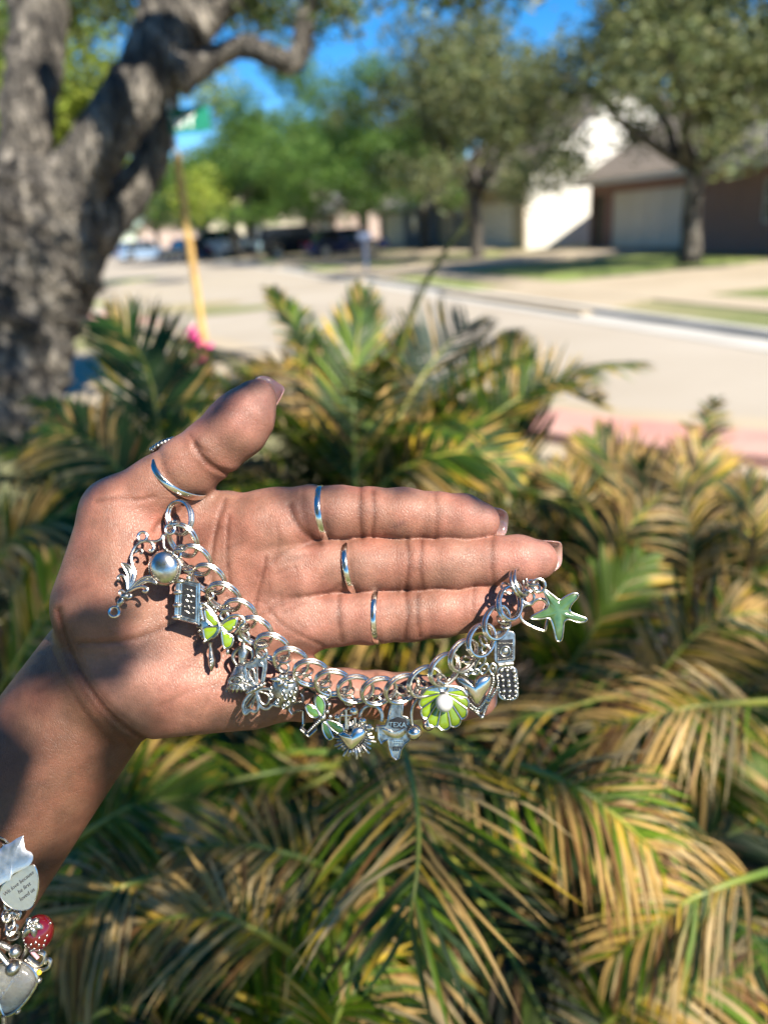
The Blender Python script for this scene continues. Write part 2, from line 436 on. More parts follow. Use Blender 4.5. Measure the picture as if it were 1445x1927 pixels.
# ---------------------------------------------------------------- cars
m_tyre = plain('tyre_rubber', (.015, .015, .016), .85, noise=.3, nscale=30)
m_rim = plain('alloy', (.55, .55, .56), .3, metal=.9, noise=.1, nscale=30)
m_carglass = plain('car_glass', (.02, .024, .03), .06, spec=.9, noise=.1, nscale=4)
m_lamp = plain('lamp_glass', (.75, .75, .72), .12, noise=.1, nscale=30)
m_tail = plain('tail_lamp', (.42, .02, .02), .15, noise=.2, nscale=30)
def paint(name, c): return plain(name, c, .25, metal=.15, noise=.12, nscale=6, coat=.8)
def car(loc, heading, L, W, H, mat, label, van=False, group='cars parked along the far driveways'):
    root = empty('parked_car', loc, heading); tag(root, label, 'car', group)
    hw = W / 2; r = .34; bl = H * .55
    # body side profile (x forward, z up) with wheel arches, lofted across the width
    def arch(cx):
        return [(cx + (r + .05) * math.cos(a), r + (r + .05) * math.sin(a)) for a in [math.pi * i / 8 for i in range(9)]]
    fx, rx = L * .5 - .92, -L * .5 + .95
    bot = .22
    prof = [(L / 2, bot + .1), (L / 2, .62), (L / 2 - .1, .78), (L / 2 - 1.15, bl + .02), (-L / 2 + .55, bl + .06), (-L / 2 + .06, bl - .02), (-L / 2, .6), (-L / 2 + .05, bot + .08)]
    if van: prof[3] = (L / 2 - .95, bl + .06); prof[4] = (-L / 2 + .2, bl + .1); prof[5] = (-L / 2 + .05, bl)
    prof += [(rx - r - .05, bot)] + arch(rx)[::-1][1:-1] + [(rx + r + .05, bot), (fx - r - .05, bot)] + arch(fx)[::-1][1:-1] + [(fx + r + .05, bot)]
    mb = MB()
    n = len(prof); vs = []
    for y, k, dz in ((-hw, .985, 0), (-hw + .06, 1, .0), (hw - .06, 1, .0), (hw, .985, 0)):
        vs += [(x * k, y, z) for x, z in prof]
    fs = []
    for i in range(3):
        for j in range(n): fs.append((i * n + j, i * n + (j + 1) % n, (i + 1) * n + (j + 1) % n, (i + 1) * n + j))
    fs += [tuple(range(n - 1, -1, -1)), tuple(range(3 * n, 4 * n))]
    mb.add(vs, fs); body = mb.build('body', mat, root)
    x0, x1, x2, x3 = (L / 2 - 1.1, L / 2 - 1.75, -L / 2 + (1.0 if not van else .45), -L / 2 + (.45 if not van else .15))
    zt = H; zb = bl + .03; ti = .16
    c = MB()
    lo = [(x0, -hw + .05, zb), (x3, -hw + .05, zb), (x3, hw - .05, zb), (x0, hw - .05, zb)]
    hi = [(x1, -hw + .05 + ti, zt), (x2, -hw + .05 + ti, zt), (x2, hw - .05 - ti, zt), (x1, hw - .05 - ti, zt)]
    c.add(lo + hi, [(0, 1, 5, 4), (1, 2, 6, 5), (2, 3, 7, 6), (3, 0, 4, 7), (0, 3, 2, 1), (4, 5, 6, 7)])
    c.build('cabin', m_carglass, root)
    rf = MB(); rf.box(((x1 + x2) / 2, 0, zt + .02), (abs(x1 - x2) + .04, W - .1 - 2 * ti + .04, .05))
    for y in (-1, 1):
        for (xa, xb) in ((x0, x1), (x3, x2), ((x0 + x3) / 2, (x1 + x2) / 2)):
            rf.tube([(xa, y * (hw - .045), zb), (xb, y * (hw - .045 - ti), zt)], .045, 6)
    rf.build('roof', mat, root)
    for (x, y) in ((fx, -1), (fx, 1), (rx, -1), (rx, 1)):
        w = MB(); yy = y * (hw - .12)
        w.tube([(x, yy - .1, r), (x, yy + .1, r)], r, 20); wo = w.build('wheel', m_tyre, root)
        k = MB(); k.tube([(x, yy + y * .09, r), (x, yy + y * .115, r)], r * .62, 14); k.build('rim', m_rim, wo)
    for y in (-1, 1):
        k = MB(); k.box((L / 2 - .02, y * (hw - .3), .70), (.08, .38, .14)); k.build('headlight', m_lamp, root)
        k = MB(); k.box((-L / 2 + .03, y * (hw - .22), .78), (.08, .26, .2)); k.build('tail_light', m_tail, root)
    return root
def car_at(px, depth, *a, **k):
    p = at(px, 470, depth); return car((p.x, p.y, .02), *a, **k)
nh = math.atan2(ST_N.y, ST_N.x)
car_at(560, 47, nh, 4.7, 1.9, 1.78, paint('black_paint', (.012, .013, .018)), 'black utility car in the driveway, left of the dark blue car', van=True)
car_at(650, 43, nh, 4.6, 1.8, 1.45, paint('dark_blue_paint', (.012, .025, .10)), 'dark blue saloon car beside the black utility car')
car_at(432, 62, nh - .2, 4.9, 1.9, 1.95, paint('white_paint', (.85, .86, .88)), 'bright white van gleaming in the sun down the street', van=True)
car_at(352, 54, nh + math.pi / 2 + .3, 4.5, 1.8, 1.45, paint('navy_paint', (.02, .035, .09)), 'navy car at the kerb behind the yellow post')
car_at(268, 64, nh + .3, 4.6, 1.8, 1.5, paint('light_blue_paint', (.25, .36, .52)), 'light blue car next to the oak trunk')

# ---------------------------------------------------------------- mailbox and planter across the street
m_blue = plain('blue_paint', (.05, .08, .16), .5, noise=.2, nscale=20)
g = on_ground(690, 512); root = empty('mailbox', (g.x, g.y, .0), ST_ROT); tag(root, 'dark blue mailbox on a post at the far kerb', 'mailbox')
q = MB(); q.box((0, 0, .55), (.1, .1, 1.1)); q.build('post', m_blue, root)
q = MB(); q.prism([(-.11, .24, 1.1)] + [(.11 * math.cos(math.pi - math.pi * i / 8), .24, 1.22 + .11 * math.sin(math.pi * i / 8)) for i in range(9)] + [(.11, .24, 1.1)], (0, 0, 0), (0, -.48, 0)); q.build('box', m_blue, root)
g = on_ground(465, 482); root = empty('planter', (g.x, g.y, 0), ST_ROT); tag(root, 'low red brick planter in front of the cream house', 'planter')
q = MB(); q.box((0, -.1, .25), (.24, 3.2, .5)); q.box((1.2, -.1, .25), (.24, 3.2, .5)); q.box((.6, 1.38, .25), (.94, .24, .5)); q.box((.6, -1.58, .25), (.94, .24, .5)); q.build('rim', m_brick, root)
q = MB(); q.box((.6, -.1, .2), (.955, 2.71, .4)); q.build('soil', m_soil, root)

# ---------------------------------------------------------------- street sign
m_wood = plain('yellow_painted_wood', (.62, .43, .14), .7, col2=(.34, .18, .05), nscale=5, bump=.3)
m_steel = plain('galvanised_steel', (.45, .46, .46), .45, metal=.7, noise=.2, nscale=20)
m_signg = plain('sign_green', (.0, .16, .10), .45, noise=.15, nscale=8)
m_signw = plain('sign_white', (.75, .78, .76), .45, noise=.08, nscale=8)
m_pink = plain('pink_ribbon', (.80, .03, .30), .6, noise=.2, nscale=20)
SD = 8.3
base = on_ground(400, 745); SD = (base - CAM).dot(FWD)
top = at_y(332, 290, base.y + .02)
sgn = empty('street_sign', (base.x, base.y, 0)); tag(sgn, 'green street sign on a leaning yellow post beside the oak', 'sign')
lean = Vector((top.x - base.x, top.y - base.y, top.z))
q = MB(); q.tube([Vector((0, 0, -.3)), lean], .038, 8); q.build('post', m_wood, sgn)
ld = lean.normalized(); q = MB(); pole_top = lean + ld * .56; q.tube([lean - ld * .3, pole_top], .022, 8); q.build('pole', m_steel, sgn)
bd = (RIGHT * .98 - UP * .02 + FWD * .12).normalized(); bd = (RIGHT * math.cos(.10) + UP * math.sin(.10)); bd = bd.normalized()
bu = (UP - bd * UP.dot(bd)).normalized(); bn = bd.cross(bu)
c0 = at_y(357, 226, base.y - .03) - Vector((base.x, base.y, 0))
q = MB(); q.add([c0 + bd * x + bu * y + bn * z for z in (-.006, .006) for x, y in ((-.19, -.115), (.19, -.115), (.19, .115), (-.19, .115))], [(3, 2, 1, 0), (4, 5, 6, 7), (0, 1, 5, 4), (1, 2, 6, 5), (2, 3, 7, 6), (3, 0, 4, 7)])
bo = q.build('board', m_signg, sgn)
q = MB()
def stroke(x0, y0, x1, y1, w=.022):
    a = c0 + bd * x0 + bu * y0 + bn * .010; b2 = c0 + bd * x1 + bu * y1 + bn * .010
    d = (b2 - a).normalized(); s = d.cross(bn) * w / 2
    q.prism([a - s, b2 - s, b2 + s, a + s], bn * -.003, bn * .003)
# the letters that can be made out: W Y
for x in (-.15,):
    stroke(x, .05, x + .025, -.07); stroke(x + .028, -.066, x + .05, .02); stroke(x + .053, .02, x + .075, -.066); stroke(x + .078, -.07, x + .105, .05)
stroke(-.03, .055, .01, -.0); stroke(.05, .058, .012, .004); stroke(.011, -.004, .011, -.07)
q.build('lettering', m_signw, bo)
# ribbon tied to the post
rb = empty('ribbon', (0, 0, 0)); tag(rb, 'bright pink ribbon tied round the yellow signpost', 'ribbon')
pr = at_y(386, 660, base.y); rb.location = pr
q = MB(); q.tube([Vector((.07 * math.cos(a), .07 * math.sin(a), .05)) for a in [2 * math.pi * i / 12 for i in range(12)]], .03, 6, closed=True, flat=.6); q.build('knot', m_pink, rb)
for dx, dz, s in ((-.07, .20, 1), (-.10, .05, 1), (.02, -.24, 1)):
    q = MB(); P = [Vector((-.05, -.06, .05)).lerp(Vector((-.05 + dx, -.09, .05 + dz)), i / 5) + Vector((0, .02 * math.sin(i * 1.7), .015 * math.sin(i * 2.1))) for i in range(6)]
    for i in range(5):
        w = Vector((.05, .0, .035)) if abs(dz) > .1 else Vector((.01, .0, .05))
        q.add([P[i] - w, P[i] + w, P[i + 1] + w * 1.1, P[i + 1] - w * 1.1], [(0, 1, 2, 3)])
    o = q.build('tail', m_pink, rb, True); md = o.modifiers.new('thick', 'SOLIDIFY'); md.thickness = .004

# ---------------------------------------------------------------- trees
def leaf_mat(name, trans=.35, rough=.55, spec=.3):
    m, nt, n, l, b = new_mat(name)
    vc = n.new('ShaderNodeVertexColor'); vc.layer_name = 'col'
    oi = n.new('ShaderNodeObjectInfo')
    nz = n.new('ShaderNodeTexNoise'); nz.inputs['Scale'].default_value = 1.3
    tc = n.new('ShaderNodeTexCoord'); l.new(tc.outputs['Object'], nz.inputs['Vector'])
    mr = n.new('ShaderNodeMapRange'); mr.inputs['To Min'].default_value = .65; mr.inputs['To Max'].default_value = 1.35; mr.inputs['From Min'].default_value = .3; mr.inputs['From Max'].default_value = .7
    l.new(nz.outputs['Fac'], mr.inputs['Value'])
    vm = n.new('ShaderNodeVectorMath'); vm.operation = 'SCALE'; l.new(vc.outputs['Color'], vm.inputs[0]); l.new(mr.outputs[0], vm.inputs['Scale'])
    l.new(vm.outputs[0], b.inputs['Base Color']); b.inputs['Roughness'].default_value = rough; b.inputs['Specular IOR Level'].default_value = spec
    tr = n.new('ShaderNodeBsdfTranslucent'); l.new(vm.outputs[0], tr.inputs['Color'])
    mx = n.new('ShaderNodeMixShader'); mx.inputs[0].default_value = trans
    l.new(b.outputs[0], mx.inputs[1]); l.new(tr.outputs[0], mx.inputs[2]); l.new(mx.outputs[0], n['Material Output'].inputs['Surface'])
    return m
m_leaf = leaf_mat('leaf')
def bark_mat():
    m, nt, n, l, b = new_mat('oak_bark')
    tc = n.new('ShaderNodeTexCoord'); mp = n.new('ShaderNodeMapping'); mp.inputs['Scale'].default_value = (1, 1, .35)
    l.new(tc.outputs['Object'], mp.inputs['Vector'])
    vo = n.new('ShaderNodeTexVoronoi'); vo.feature = 'DISTANCE_TO_EDGE'; vo.inputs['Scale'].default_value = 11
    nz = n.new('ShaderNodeTexNoise'); nz.inputs['Scale'].default_value = 7; nz.inputs['Detail'].default_value = 8
    l.new(mp.outputs[0], nz.inputs['Vector'])
    ad = n.new('ShaderNodeVectorMath'); ad.operation = 'MULTIPLY_ADD'; ad.inputs[1].default_value = (.25,) * 3
    l.new(nz.outputs['Color'], ad.inputs[0]); l.new(mp.outputs[0], ad.inputs[2]); l.new(ad.outputs[0], vo.inputs['Vector'])
    cr = n.new('ShaderNodeValToRGB'); e = cr.color_ramp.elements
    e[0].position = .40; e[0].color = (.045, .038, .031, 1); e[1].position = .66; e[1].color = (.26, .23, .19, 1)
    l.new(nz.outputs['Fac'], cr.inputs['Fac']); b.inputs['Roughness'].default_value = .95
    bp = n.new('ShaderNodeBump'); bp.inputs['Distance'].default_value = .05; bp.inputs['Strength'].default_value = 1.0
    mr = n.new('ShaderNodeMapRange'); mr.inputs['From Max'].default_value = .25; l.new(vo.outputs['Distance'], mr.inputs['Value'])
    l.new(mr.outputs[0], bp.inputs['Height']); l.new(bp.outputs['Normal'], b.inputs['Normal'])
    mr3 = n.new('ShaderNodeMapRange'); mr3.inputs['From Max'].default_value = .12; mr3.inputs['To Min'].default_value = .35; l.new(vo.outputs['Distance'], mr3.inputs['Value'])
    vs_ = n.new('ShaderNodeVectorMath'); vs_.operation = 'SCALE'; l.new(cr.outputs['Color'], vs_.inputs[0]); l.new(mr3.outputs[0], vs_.inputs['Scale']); l.new(vs_.outputs[0], b.inputs['Base Color'])
    return m
m_bark = bark_mat()
def leaves(centers, radii, n, size, cols, seed, flat=.8, clump=8, keep=None):
    """leaf faces gathered in small sprays, spread through a set of ellipsoidal masses"""
    r_ = np.random.default_rng(seed)
    C = np.array(centers, float); R = np.array(radii, float)
    vol = R ** 2; pick = r_.choice(len(C), n // clump, p=vol / vol.sum())
    d = r_.normal(size=(n // clump, 3)); d /= np.linalg.norm(d, axis=1)[:, None]
    rad = r_.random(n // clump) ** .45
    P0 = C[pick] + d * (rad * R[pick])[:, None] * np.array([1, 1, flat])
    P = np.repeat(P0, clump, 0) + r_.normal(size=(len(P0) * clump, 3)) * size * 1.6
    rad = np.repeat(rad, clump)
    if keep is not None: kk = keep(P); P = P[kk]; rad = rad[kk]
    m = len(P)
    u = r_.normal(size=(m, 3)); u[:, 2] *= .6; u /= np.linalg.norm(u, axis=1)[:, None]
    w = r_.normal(size=(m, 3)); w -= u * (u * w).sum(1)[:, None]; w /= np.linalg.norm(w, axis=1)[:, None]
    s = size * r_.uniform(.7, 1.3, m)[:, None]
    V = np.stack([P - u * s, P + w * s * .42 - u * s * .1, P + u * s, P - w * s * .42 - u * s * .1], 1).reshape(-1, 3)
    F = np.arange(4 * m).reshape(m, 4)
    cols = np.array(cols); c = cols[r_.choice(len(cols), m)] * r_.uniform(.75, 1.25, m)[:, None]
    me = np_mesh('crown', V, F); set_color(me, np.repeat(c, 4, 0))
    return me
def wobble(p0, p1, n, amp, r_):
    P = []
    for i in range(n + 1):
        t = i / n; v = Vector(p0).lerp(Vector(p1), t)
        if 0 < i < n: v += Vector((r_.uniform(-amp, amp), r_.uniform(-amp, amp), r_.uniform(-amp, amp) * .5))
        P.append(v)
    return P
OLIVE = [(.10, .125, .04), (.14, .16, .055), (.18, .18, .07), (.075, .10, .035), (.16, .19, .10)]
GREEN = [(.07, .15, .03), (.10, .19, .035), (.15, .24, .045), (.05, .11, .022)]
LIME = [(.20, .27, .03), (.26, .32, .04), (.15, .22, .03), (.30, .33, .06)]
def tree_meshes(kind, seed):
    r_ = random.Random(seed); H = {'oak': 7.5, 'green': 8.5, 'lime': 8.5}[kind]
    th = 2.1
    tr = MB(); P = wobble((0, 0, -.2), (r_.uniform(-.1, .1), r_.uniform(-.1, .1), th), 6, .04, r_)
    tr.tube(P, [.30, .24, .21, .20, .19, .2, .22], 12)
    br = []
    cs = []; rs = []
    tips = []
    for i in range(7):
        a = 2 * math.pi * (i + r_.uniform(-.25, .25)) / 7; ln = r_.uniform(2.0, 3.3)
        tip = Vector((math.cos(a) * ln, math.sin(a) * ln, th + r_.uniform(1.0, 3.2)))
        q = MB(); Q = wobble(P[-1] - Vector((0, 0, .15)), tip, 6, .16, r_); q.tube(Q, [.13, .11, .09, .075, .06, .045, .03], 8); br.append(q.mesh('limb')); tips.append((tip, ln))
        for _ in range(2):
            e = tip + Vector((r_.uniform(-1.2, 1.2), r_.uniform(-1.2, 1.2), r_.uniform(-.4, 1.4)))
            cs.append(e); rs.append(r_.uniform(.9, 1.5))
        cs.append(Q[4] + Vector((0, 0, .5))); rs.append(r_.uniform(.8, 1.2))
    for i in range(7):
        a = r_.uniform(0, 6.28); k = r_.uniform(.2, 1.8)
        cs.append(Vector((math.cos(a) * k, math.sin(a) * k, th + r_.uniform(2.4, H - th - .6)))); rs.append(r_.uniform(1.0, 1.6))
    for i in range(8):      # drooping skirts of foliage
        a = 2 * math.pi * i / 8 + r_.uniform(-.3, .3); k = r_.uniform(2.6, 3.7)
        cs.append(Vector((math.cos(a) * k, math.sin(a) * k, th + r_.uniform(.0, .9)))); rs.append(r_.uniform(.7, 1.1))
    cr = leaves([tuple(c) for c in cs], rs, 30000, .085, {'oak': OLIVE, 'green': GREEN, 'lime': LIME}[kind], seed)
    return tr.mesh('trunk'), br, cr
TM = {}
def tree(kind, variant, loc, s, rz, label, sz=None, group='street trees', name='oak_tree'):
    key = (kind, variant)
    if key not in TM: TM[key] = tree_meshes(kind, 11 + variant * 5 + (100 if kind == 'green' else 0))
    a, brs, c = TM[key]
    root = empty(name, loc, rz); root.scale = (s, s, sz or s); tag(root, label, 'tree', group)
    link('trunk', a, m_bark, root)
    for q in brs: link('limb', q, m_bark, root)
    link('crown', c, m_leaf, root, smooth=False)
    return root
g = on_ground(1295, 500); tree('oak', 0, (g.x, g.y, .04), 1.25, .4, 'oak tree with a straight pale trunk in front of the garage', sz=1.22)
g = on_ground(920, 487); tree('oak', 1, (g.x - .5, g.y, .04), 1.12, 1.9, 'oak tree with a forked trunk in front of the tan house', sz=1.18)
g = on_ground(690, 484); tree('green', 0, (g.x, g.y, .04), 1.3, 2.9, 'dark trunked green tree beside the dark blue car', sz=1.05)
g = on_ground(560, 470); tree('green', 1, (g.x - 3, g.y * .8, .04), 1.45, .9, 'bright green tree standing over the black utility car', sz=1.2)
p = at(480, 470, 62); tree('green', 0, (p.x, p.y, 0), 1.45, 4.2, 'rounded green tree above the white van', sz=1.2)
p = at(395, 470, 70); tree('oak', 1, (p.x, p.y, 0), 1.15, 5.0, 'small olive tree right of the yellow signpost')
p = at(1330, 470, 44); tree('oak', 0, (p.x + 3, p.y, 0), 1.4, 2.6, 'oak tree rising behind the roof of the low garage house', sz=1.5)
p = at(800, 470, 46); tree('oak', 1, (p.x, p.y, 0), 1.1, 3.6, 'yellowish oak tree rising behind the forked oak', sz=1.3)
p = at(250, 300, 26); tree('lime', 1, (p.x - 2.0, p.y, 0), 1.15, 1.4, 'sunlit yellow green tree glimpsed between the middle limbs of the big oak', sz=1.15)
p = at(60, 300, 22); tree('lime', 0, (p.x - 1.2, p.y, 0), 1.1, 5.4, 'yellow green tree behind the left limb of the big oak', sz=1.2)
p = at(596, 470, 55); tree('green', 0, (p.x, p.y, 0), 1.35, 1.1, 'full green tree between the black utility car and the dark trunked tree', sz=1.5)
p = at(300, 470, 85); tree('oak', 0, (p.x, p.y, 0), 1.2, .3, 'far olive tree between the oak trunk and the signpost')
p = at(620, 470, 85); tree('green', 1, (p.x, p.y, 0), 1.3, 2.2, 'far green tree behind the pink brick house')

# ---------------------------------------------------------------- the big oak at the left
OD = 7.0
def op(px, py, dd=0.0): return at(px, py, OD + dd)
oak_base = on_ground(30, 800); oak_base = at(30, 800, OD); oak_base.z = 0
oak = empty('oak_tree', oak_base); tag(oak, 'massive old oak with thick grey limbs at the left edge', 'tree', 'street trees')
def limb(name, pts, seed, sides=22, sub=5, rough=.10):
    """pts: (px, py, half width in px, depth offset); a knotted, ridged limb"""
    P = []; R = []
    pp = [(tuple(op(x, y, d)), r) for x, y, r, d in pts]
    C = fine([p[0] for p in pp], sub); rr = fine([(p[1], 0) for p in pp], sub)
    r_ = random.Random(seed); ph = [(r_.uniform(0, 6.28), r_.uniform(1.5, 5), r_.randint(2, 7)) for _ in range(9)]
    mb = MB(); n = len(C); vs = []
    T = [(Vector(C[min(i + 1, n - 1)]) - Vector(C[max(i - 1, 0)])).normalized() for i in range(n)]
    u = Vector((0, 1, 0)).cross(T[0]).normalized()
    for i in range(n):
        u = (u - T[i] * u.dot(T[i])).normalized(); w = T[i].cross(u); r = rr[i][0] * OD / FPX
        for k in range(sides):
            a = 2 * math.pi * k / sides; q = 1.0
            for (p0, f, m_) in ph: q += rough * .32 * math.sin(m_ * a + p0 + f * i * .55)
            vs.append(Vector(C[i]) + (u * math.cos(a) + w * math.sin(a)) * r * q - Vector(oak_base))
    fs = [(i * sides + k, i * sides + (k + 1) % sides, (i + 1) * sides + (k + 1) % sides, (i + 1) * sides + k) for i in range(n - 1) for k in range(sides)]
    fs += [tuple(range(sides - 1, -1, -1)), tuple((n - 1) * sides + k for k in range(sides))]
    mb.add(vs, fs); o = mb.build(name, m_bark, oak, True); return o
limb('trunk', [(20, 960, 130, 0), (15, 830, 112, 0), (25, 700, 98, 0), (40, 600, 97, 0), (60, 520, 105, 0), (80, 440, 110, 0), (88, 380, 98, 0), (80, 320, 60, 0)], 1, rough=.16)
limb('limb', [(45, 400, 65, .05), (47, 300, 48, .05), (54, 200, 50, .1), (68, 100, 52, .2), (74, 0, 54, .3), (76, -80, 52, .4)], 2)
limb('limb', [(100, 440, 74, -.05), (138, 345, 56, -.05), (190, 270, 50, -.1), (246, 185, 52, -.1), (300, 105, 56, 0), (318, 30, 58, .1), (322, -80, 58, .2)], 3, rough=.12)
limb('limb', [(100, 540, 60, .4), (165, 455, 50, .45), (225, 385, 42, .5), (275, 320, 35, .55), (300, 255, 29, .6), (312, 195, 25, .65), (325, 120, 23, .7)], 4)
limb('limb', [(330, 140, 42, .0), (378, 123, 26, .0), (418, 101, 20, .0), (465, 88, 20, -.05), (520, 110, 21, -.1), (550, 118, 20, -.1), (568, 88, 19, -.1), (574, 40, 17, -.1), (590, -30, 15, -.1)], 5, sides=16)
limb('limb', [(350, 60, 50, .1), (400, 20, 32, .2), (450, -10, 26, .3), (520, -60, 22, .4)], 6, sides=16)
# its crown: sprays hanging into the top of the picture and the shade it throws
cs, rs = [], []
for (px, py, d, r) in ((420, -40, 7.4, .55), (500, -20, 7.2, .5), (610, -20, 6.9, .35), (640, 30, 6.9, .22), (590, 50, 7.2, .2), (470, 30, 8.0, .3), (540, 40, 8.2, .25),
                       (190, -60, 7.5, .6), (150, 20, 8.2, .35), (240, 30, 8.4, .3), (20, -60, 7.5, .6), (840, -25, 5.5, .22), (880, -10, 5.6, .14), (760, -40, 5.5, .3), (960, -60, 5.3, .35), (330, -90, 7.3, .6), (-60, 60, 8.5, .5)):
    p = at(px, py, d) - oak_base; cs.append(tuple(p)); rs.append(r)
link('crown', leaves(cs, rs, 9000, .045, OLIVE + GREEN[:2], 5), m_leaf, oak, smooth=False)

# the wide crown overhead, out of the picture, that dapples trunk and palms
r_ = np.random.default_rng(21)
cs, rs = [], []
for k in range(175):
    x, y = (r_.uniform(-2.6, 1.6), r_.uniform(.6, 4.6)) if k < 40 else (r_.uniform(-7, .4), r_.uniform(-7, -2.4)) if k > 101 else (r_.uniform(1.0, 5.6), r_.uniform(-5.0, -.6))  # clumps behind the lens are added, muting blue reflections in the silver
    cs.append((x - oak_base.x, y - oak_base.y, r_.uniform(5.0, 7.0) if k <= 101 else r_.uniform(2.6, 6.5))); rs.append(r_.uniform(.22, .55) if k <= 101 else r_.uniform(.5, .9))
def on_hand(P):
    """photo pixel where the sun throws the shadow of world points P on the plane of the hand"""
    f, sv = np.array(FWD), np.array(SUN_TO); q = P - np.array(CAM); t = (q @ f - HAND_D) / (sv @ f); Q = q - t[:, None] * sv
    return CX + FPX * (Q @ np.array(RIGHT)) / HAND_D, CY - FPX * (Q @ np.array(UP)) / HAND_D
def clear_of_hand(P):
    x, y = on_hand(P + np.array(oak_base)); return ~((x > -250) & (x < 1250) & (y > 600) & (y < 2000))
link('crown', leaves(cs, rs, 42000, .06, OLIVE + GREEN[:2], 9, keep=clear_of_hand), m_leaf, oak, smooth=False)
# unseen leaves added behind the lens, gaps set to fleck the hand with shade
LIT = [(240, 1090, 105), (430, 1050, 85), (420, 810, 50), (680, 965, 60), (985, 1060, 95), (850, 1110, 80), (720, 1150, 75), (560, 1150, 55), (600, 1060, 35), (385, 1080, 42), (320, 1165, 34), (340, 1290, 85), (480, 1310, 60), (105, 1435, 42), (165, 1535, 38), (30, 1340, 30), (60, 1560, 30), (880, 1230, 130), (720, 1330, 90), (300, 1010, 40), (500, 780, 30), (330, 890, 25), (30, 1760, 90), (1040, 1160, 70), (430, 1180, 45), (820, 975, 30)]
rl = np.random.default_rng(33); pts = []
for _ in range(3200):
    x, y, t = rl.uniform(-350, 1300), rl.uniform(550, 2050), rl.uniform(.75, 1.3)
    if any((x - a) ** 2 + (y - b_) ** 2 < (r + 42) ** 2 for a, b_, r in LIT) and rl.random() > .06: continue
    pts.append(np.array(at(x, y, HAND_D)) + np.array(SUN_TO) * t)
P = np.array(pts)[:800] - np.array(oak_base); m_ = len(P)
u = rl.normal(size=(m_, 3)); u /= np.linalg.norm(u, axis=1)[:, None]; w = rl.normal(size=(m_, 3)); w -= u * (u * w).sum(1)[:, None]; w /= np.linalg.norm(w, axis=1)[:, None]
s_ = .017 * rl.uniform(.7, 1.3, m_)[:, None]
me = np_mesh('crown', np.stack([P - u * s_, P + w * s_ * .5, P + u * s_, P - w * s_ * .5], 1).reshape(-1, 3), np.arange(4 * m_).reshape(m_, 4)); set_color(me, np.repeat(np.array(OLIVE)[rl.choice(5, m_)], 4, 0))
link('crown', me, m_leaf, oak, smooth=False)  # added shade leaves, filed under the oak though not its real crown
for k in range(4):
    a = .2 + k * .32; tip = Vector((9.5 * math.cos(a * 1.1 - .9), 7.5 * math.sin(a * 1.1 - 1.5), 5.6 + .3 * k))
    q = MB(); q.tube(wobble(Vector((1.7, -.1, 4.1 + .2 * k)), tip + Vector((0, 0, 1.2)), 8, .25, random.Random(k)), [.16, .14, .12, .1, .085, .07, .055, .04, .03], 8); q.build('limb', m_bark, oak, True)

# a wood closing the view on the near side of the street
cs, rs = [], []
rw = np.random.default_rng(3)
for i in range(70):
    a = math.radians(115 + 75 * i / 70); d = rw.uniform(70, 85); cs.append((d * math.cos(a), d * math.sin(a), rw.uniform(1.5, 6))); rs.append(rw.uniform(2.5, 4))
tag(link('woods', leaves(cs, rs, 22000, .38, GREEN + OLIVE, 15), m_leaf, None, smooth=False), 'far row of green woods beyond the oak', kind='stuff')
# ================================================================== sago palms
m_frond = leaf_mat('frond', trans=.30, rough=.5, spec=.25)
def rachis_mat():
    m, nt, n, l, b = new_mat('rachis')
    tc = n.new('ShaderNodeTexCoord'); nz = n.new('ShaderNodeTexNoise'); nz.inputs['Scale'].default_value = 9
    l.new(tc.outputs['Object'], nz.inputs['Vector'])
    cr = n.new('ShaderNodeValToRGB'); e = cr.color_ramp.elements
    e[0].position = .35; e[0].color = (.09, .15, .02, 1); e[1].position = .65; e[1].color = (.26, .25, .035, 1)
    l.new(nz.outputs['Fac'], cr.inputs['Fac']); l.new(cr.outputs['Color'], b.inputs['Base Color']); b.inputs['Roughness'].default_value = .45
    return m
m_rachis = rachis_mat()
m_caudex = plain('sago_trunk', (.10, .07, .045), .95, noise=.6, nscale=18, bump=1, bscale=30)
G_D = np.array([.022, .050, .004]); G_L = np.array([.10, .17, .006]); G_B = np.array([.024, .062, .012]); YEL = np.array([.56, .37, .03]); TAN = np.array([.52, .33, .105]); BRN = np.array([.20, .10, .035]); PALE = np.array([.54, .40, .19])

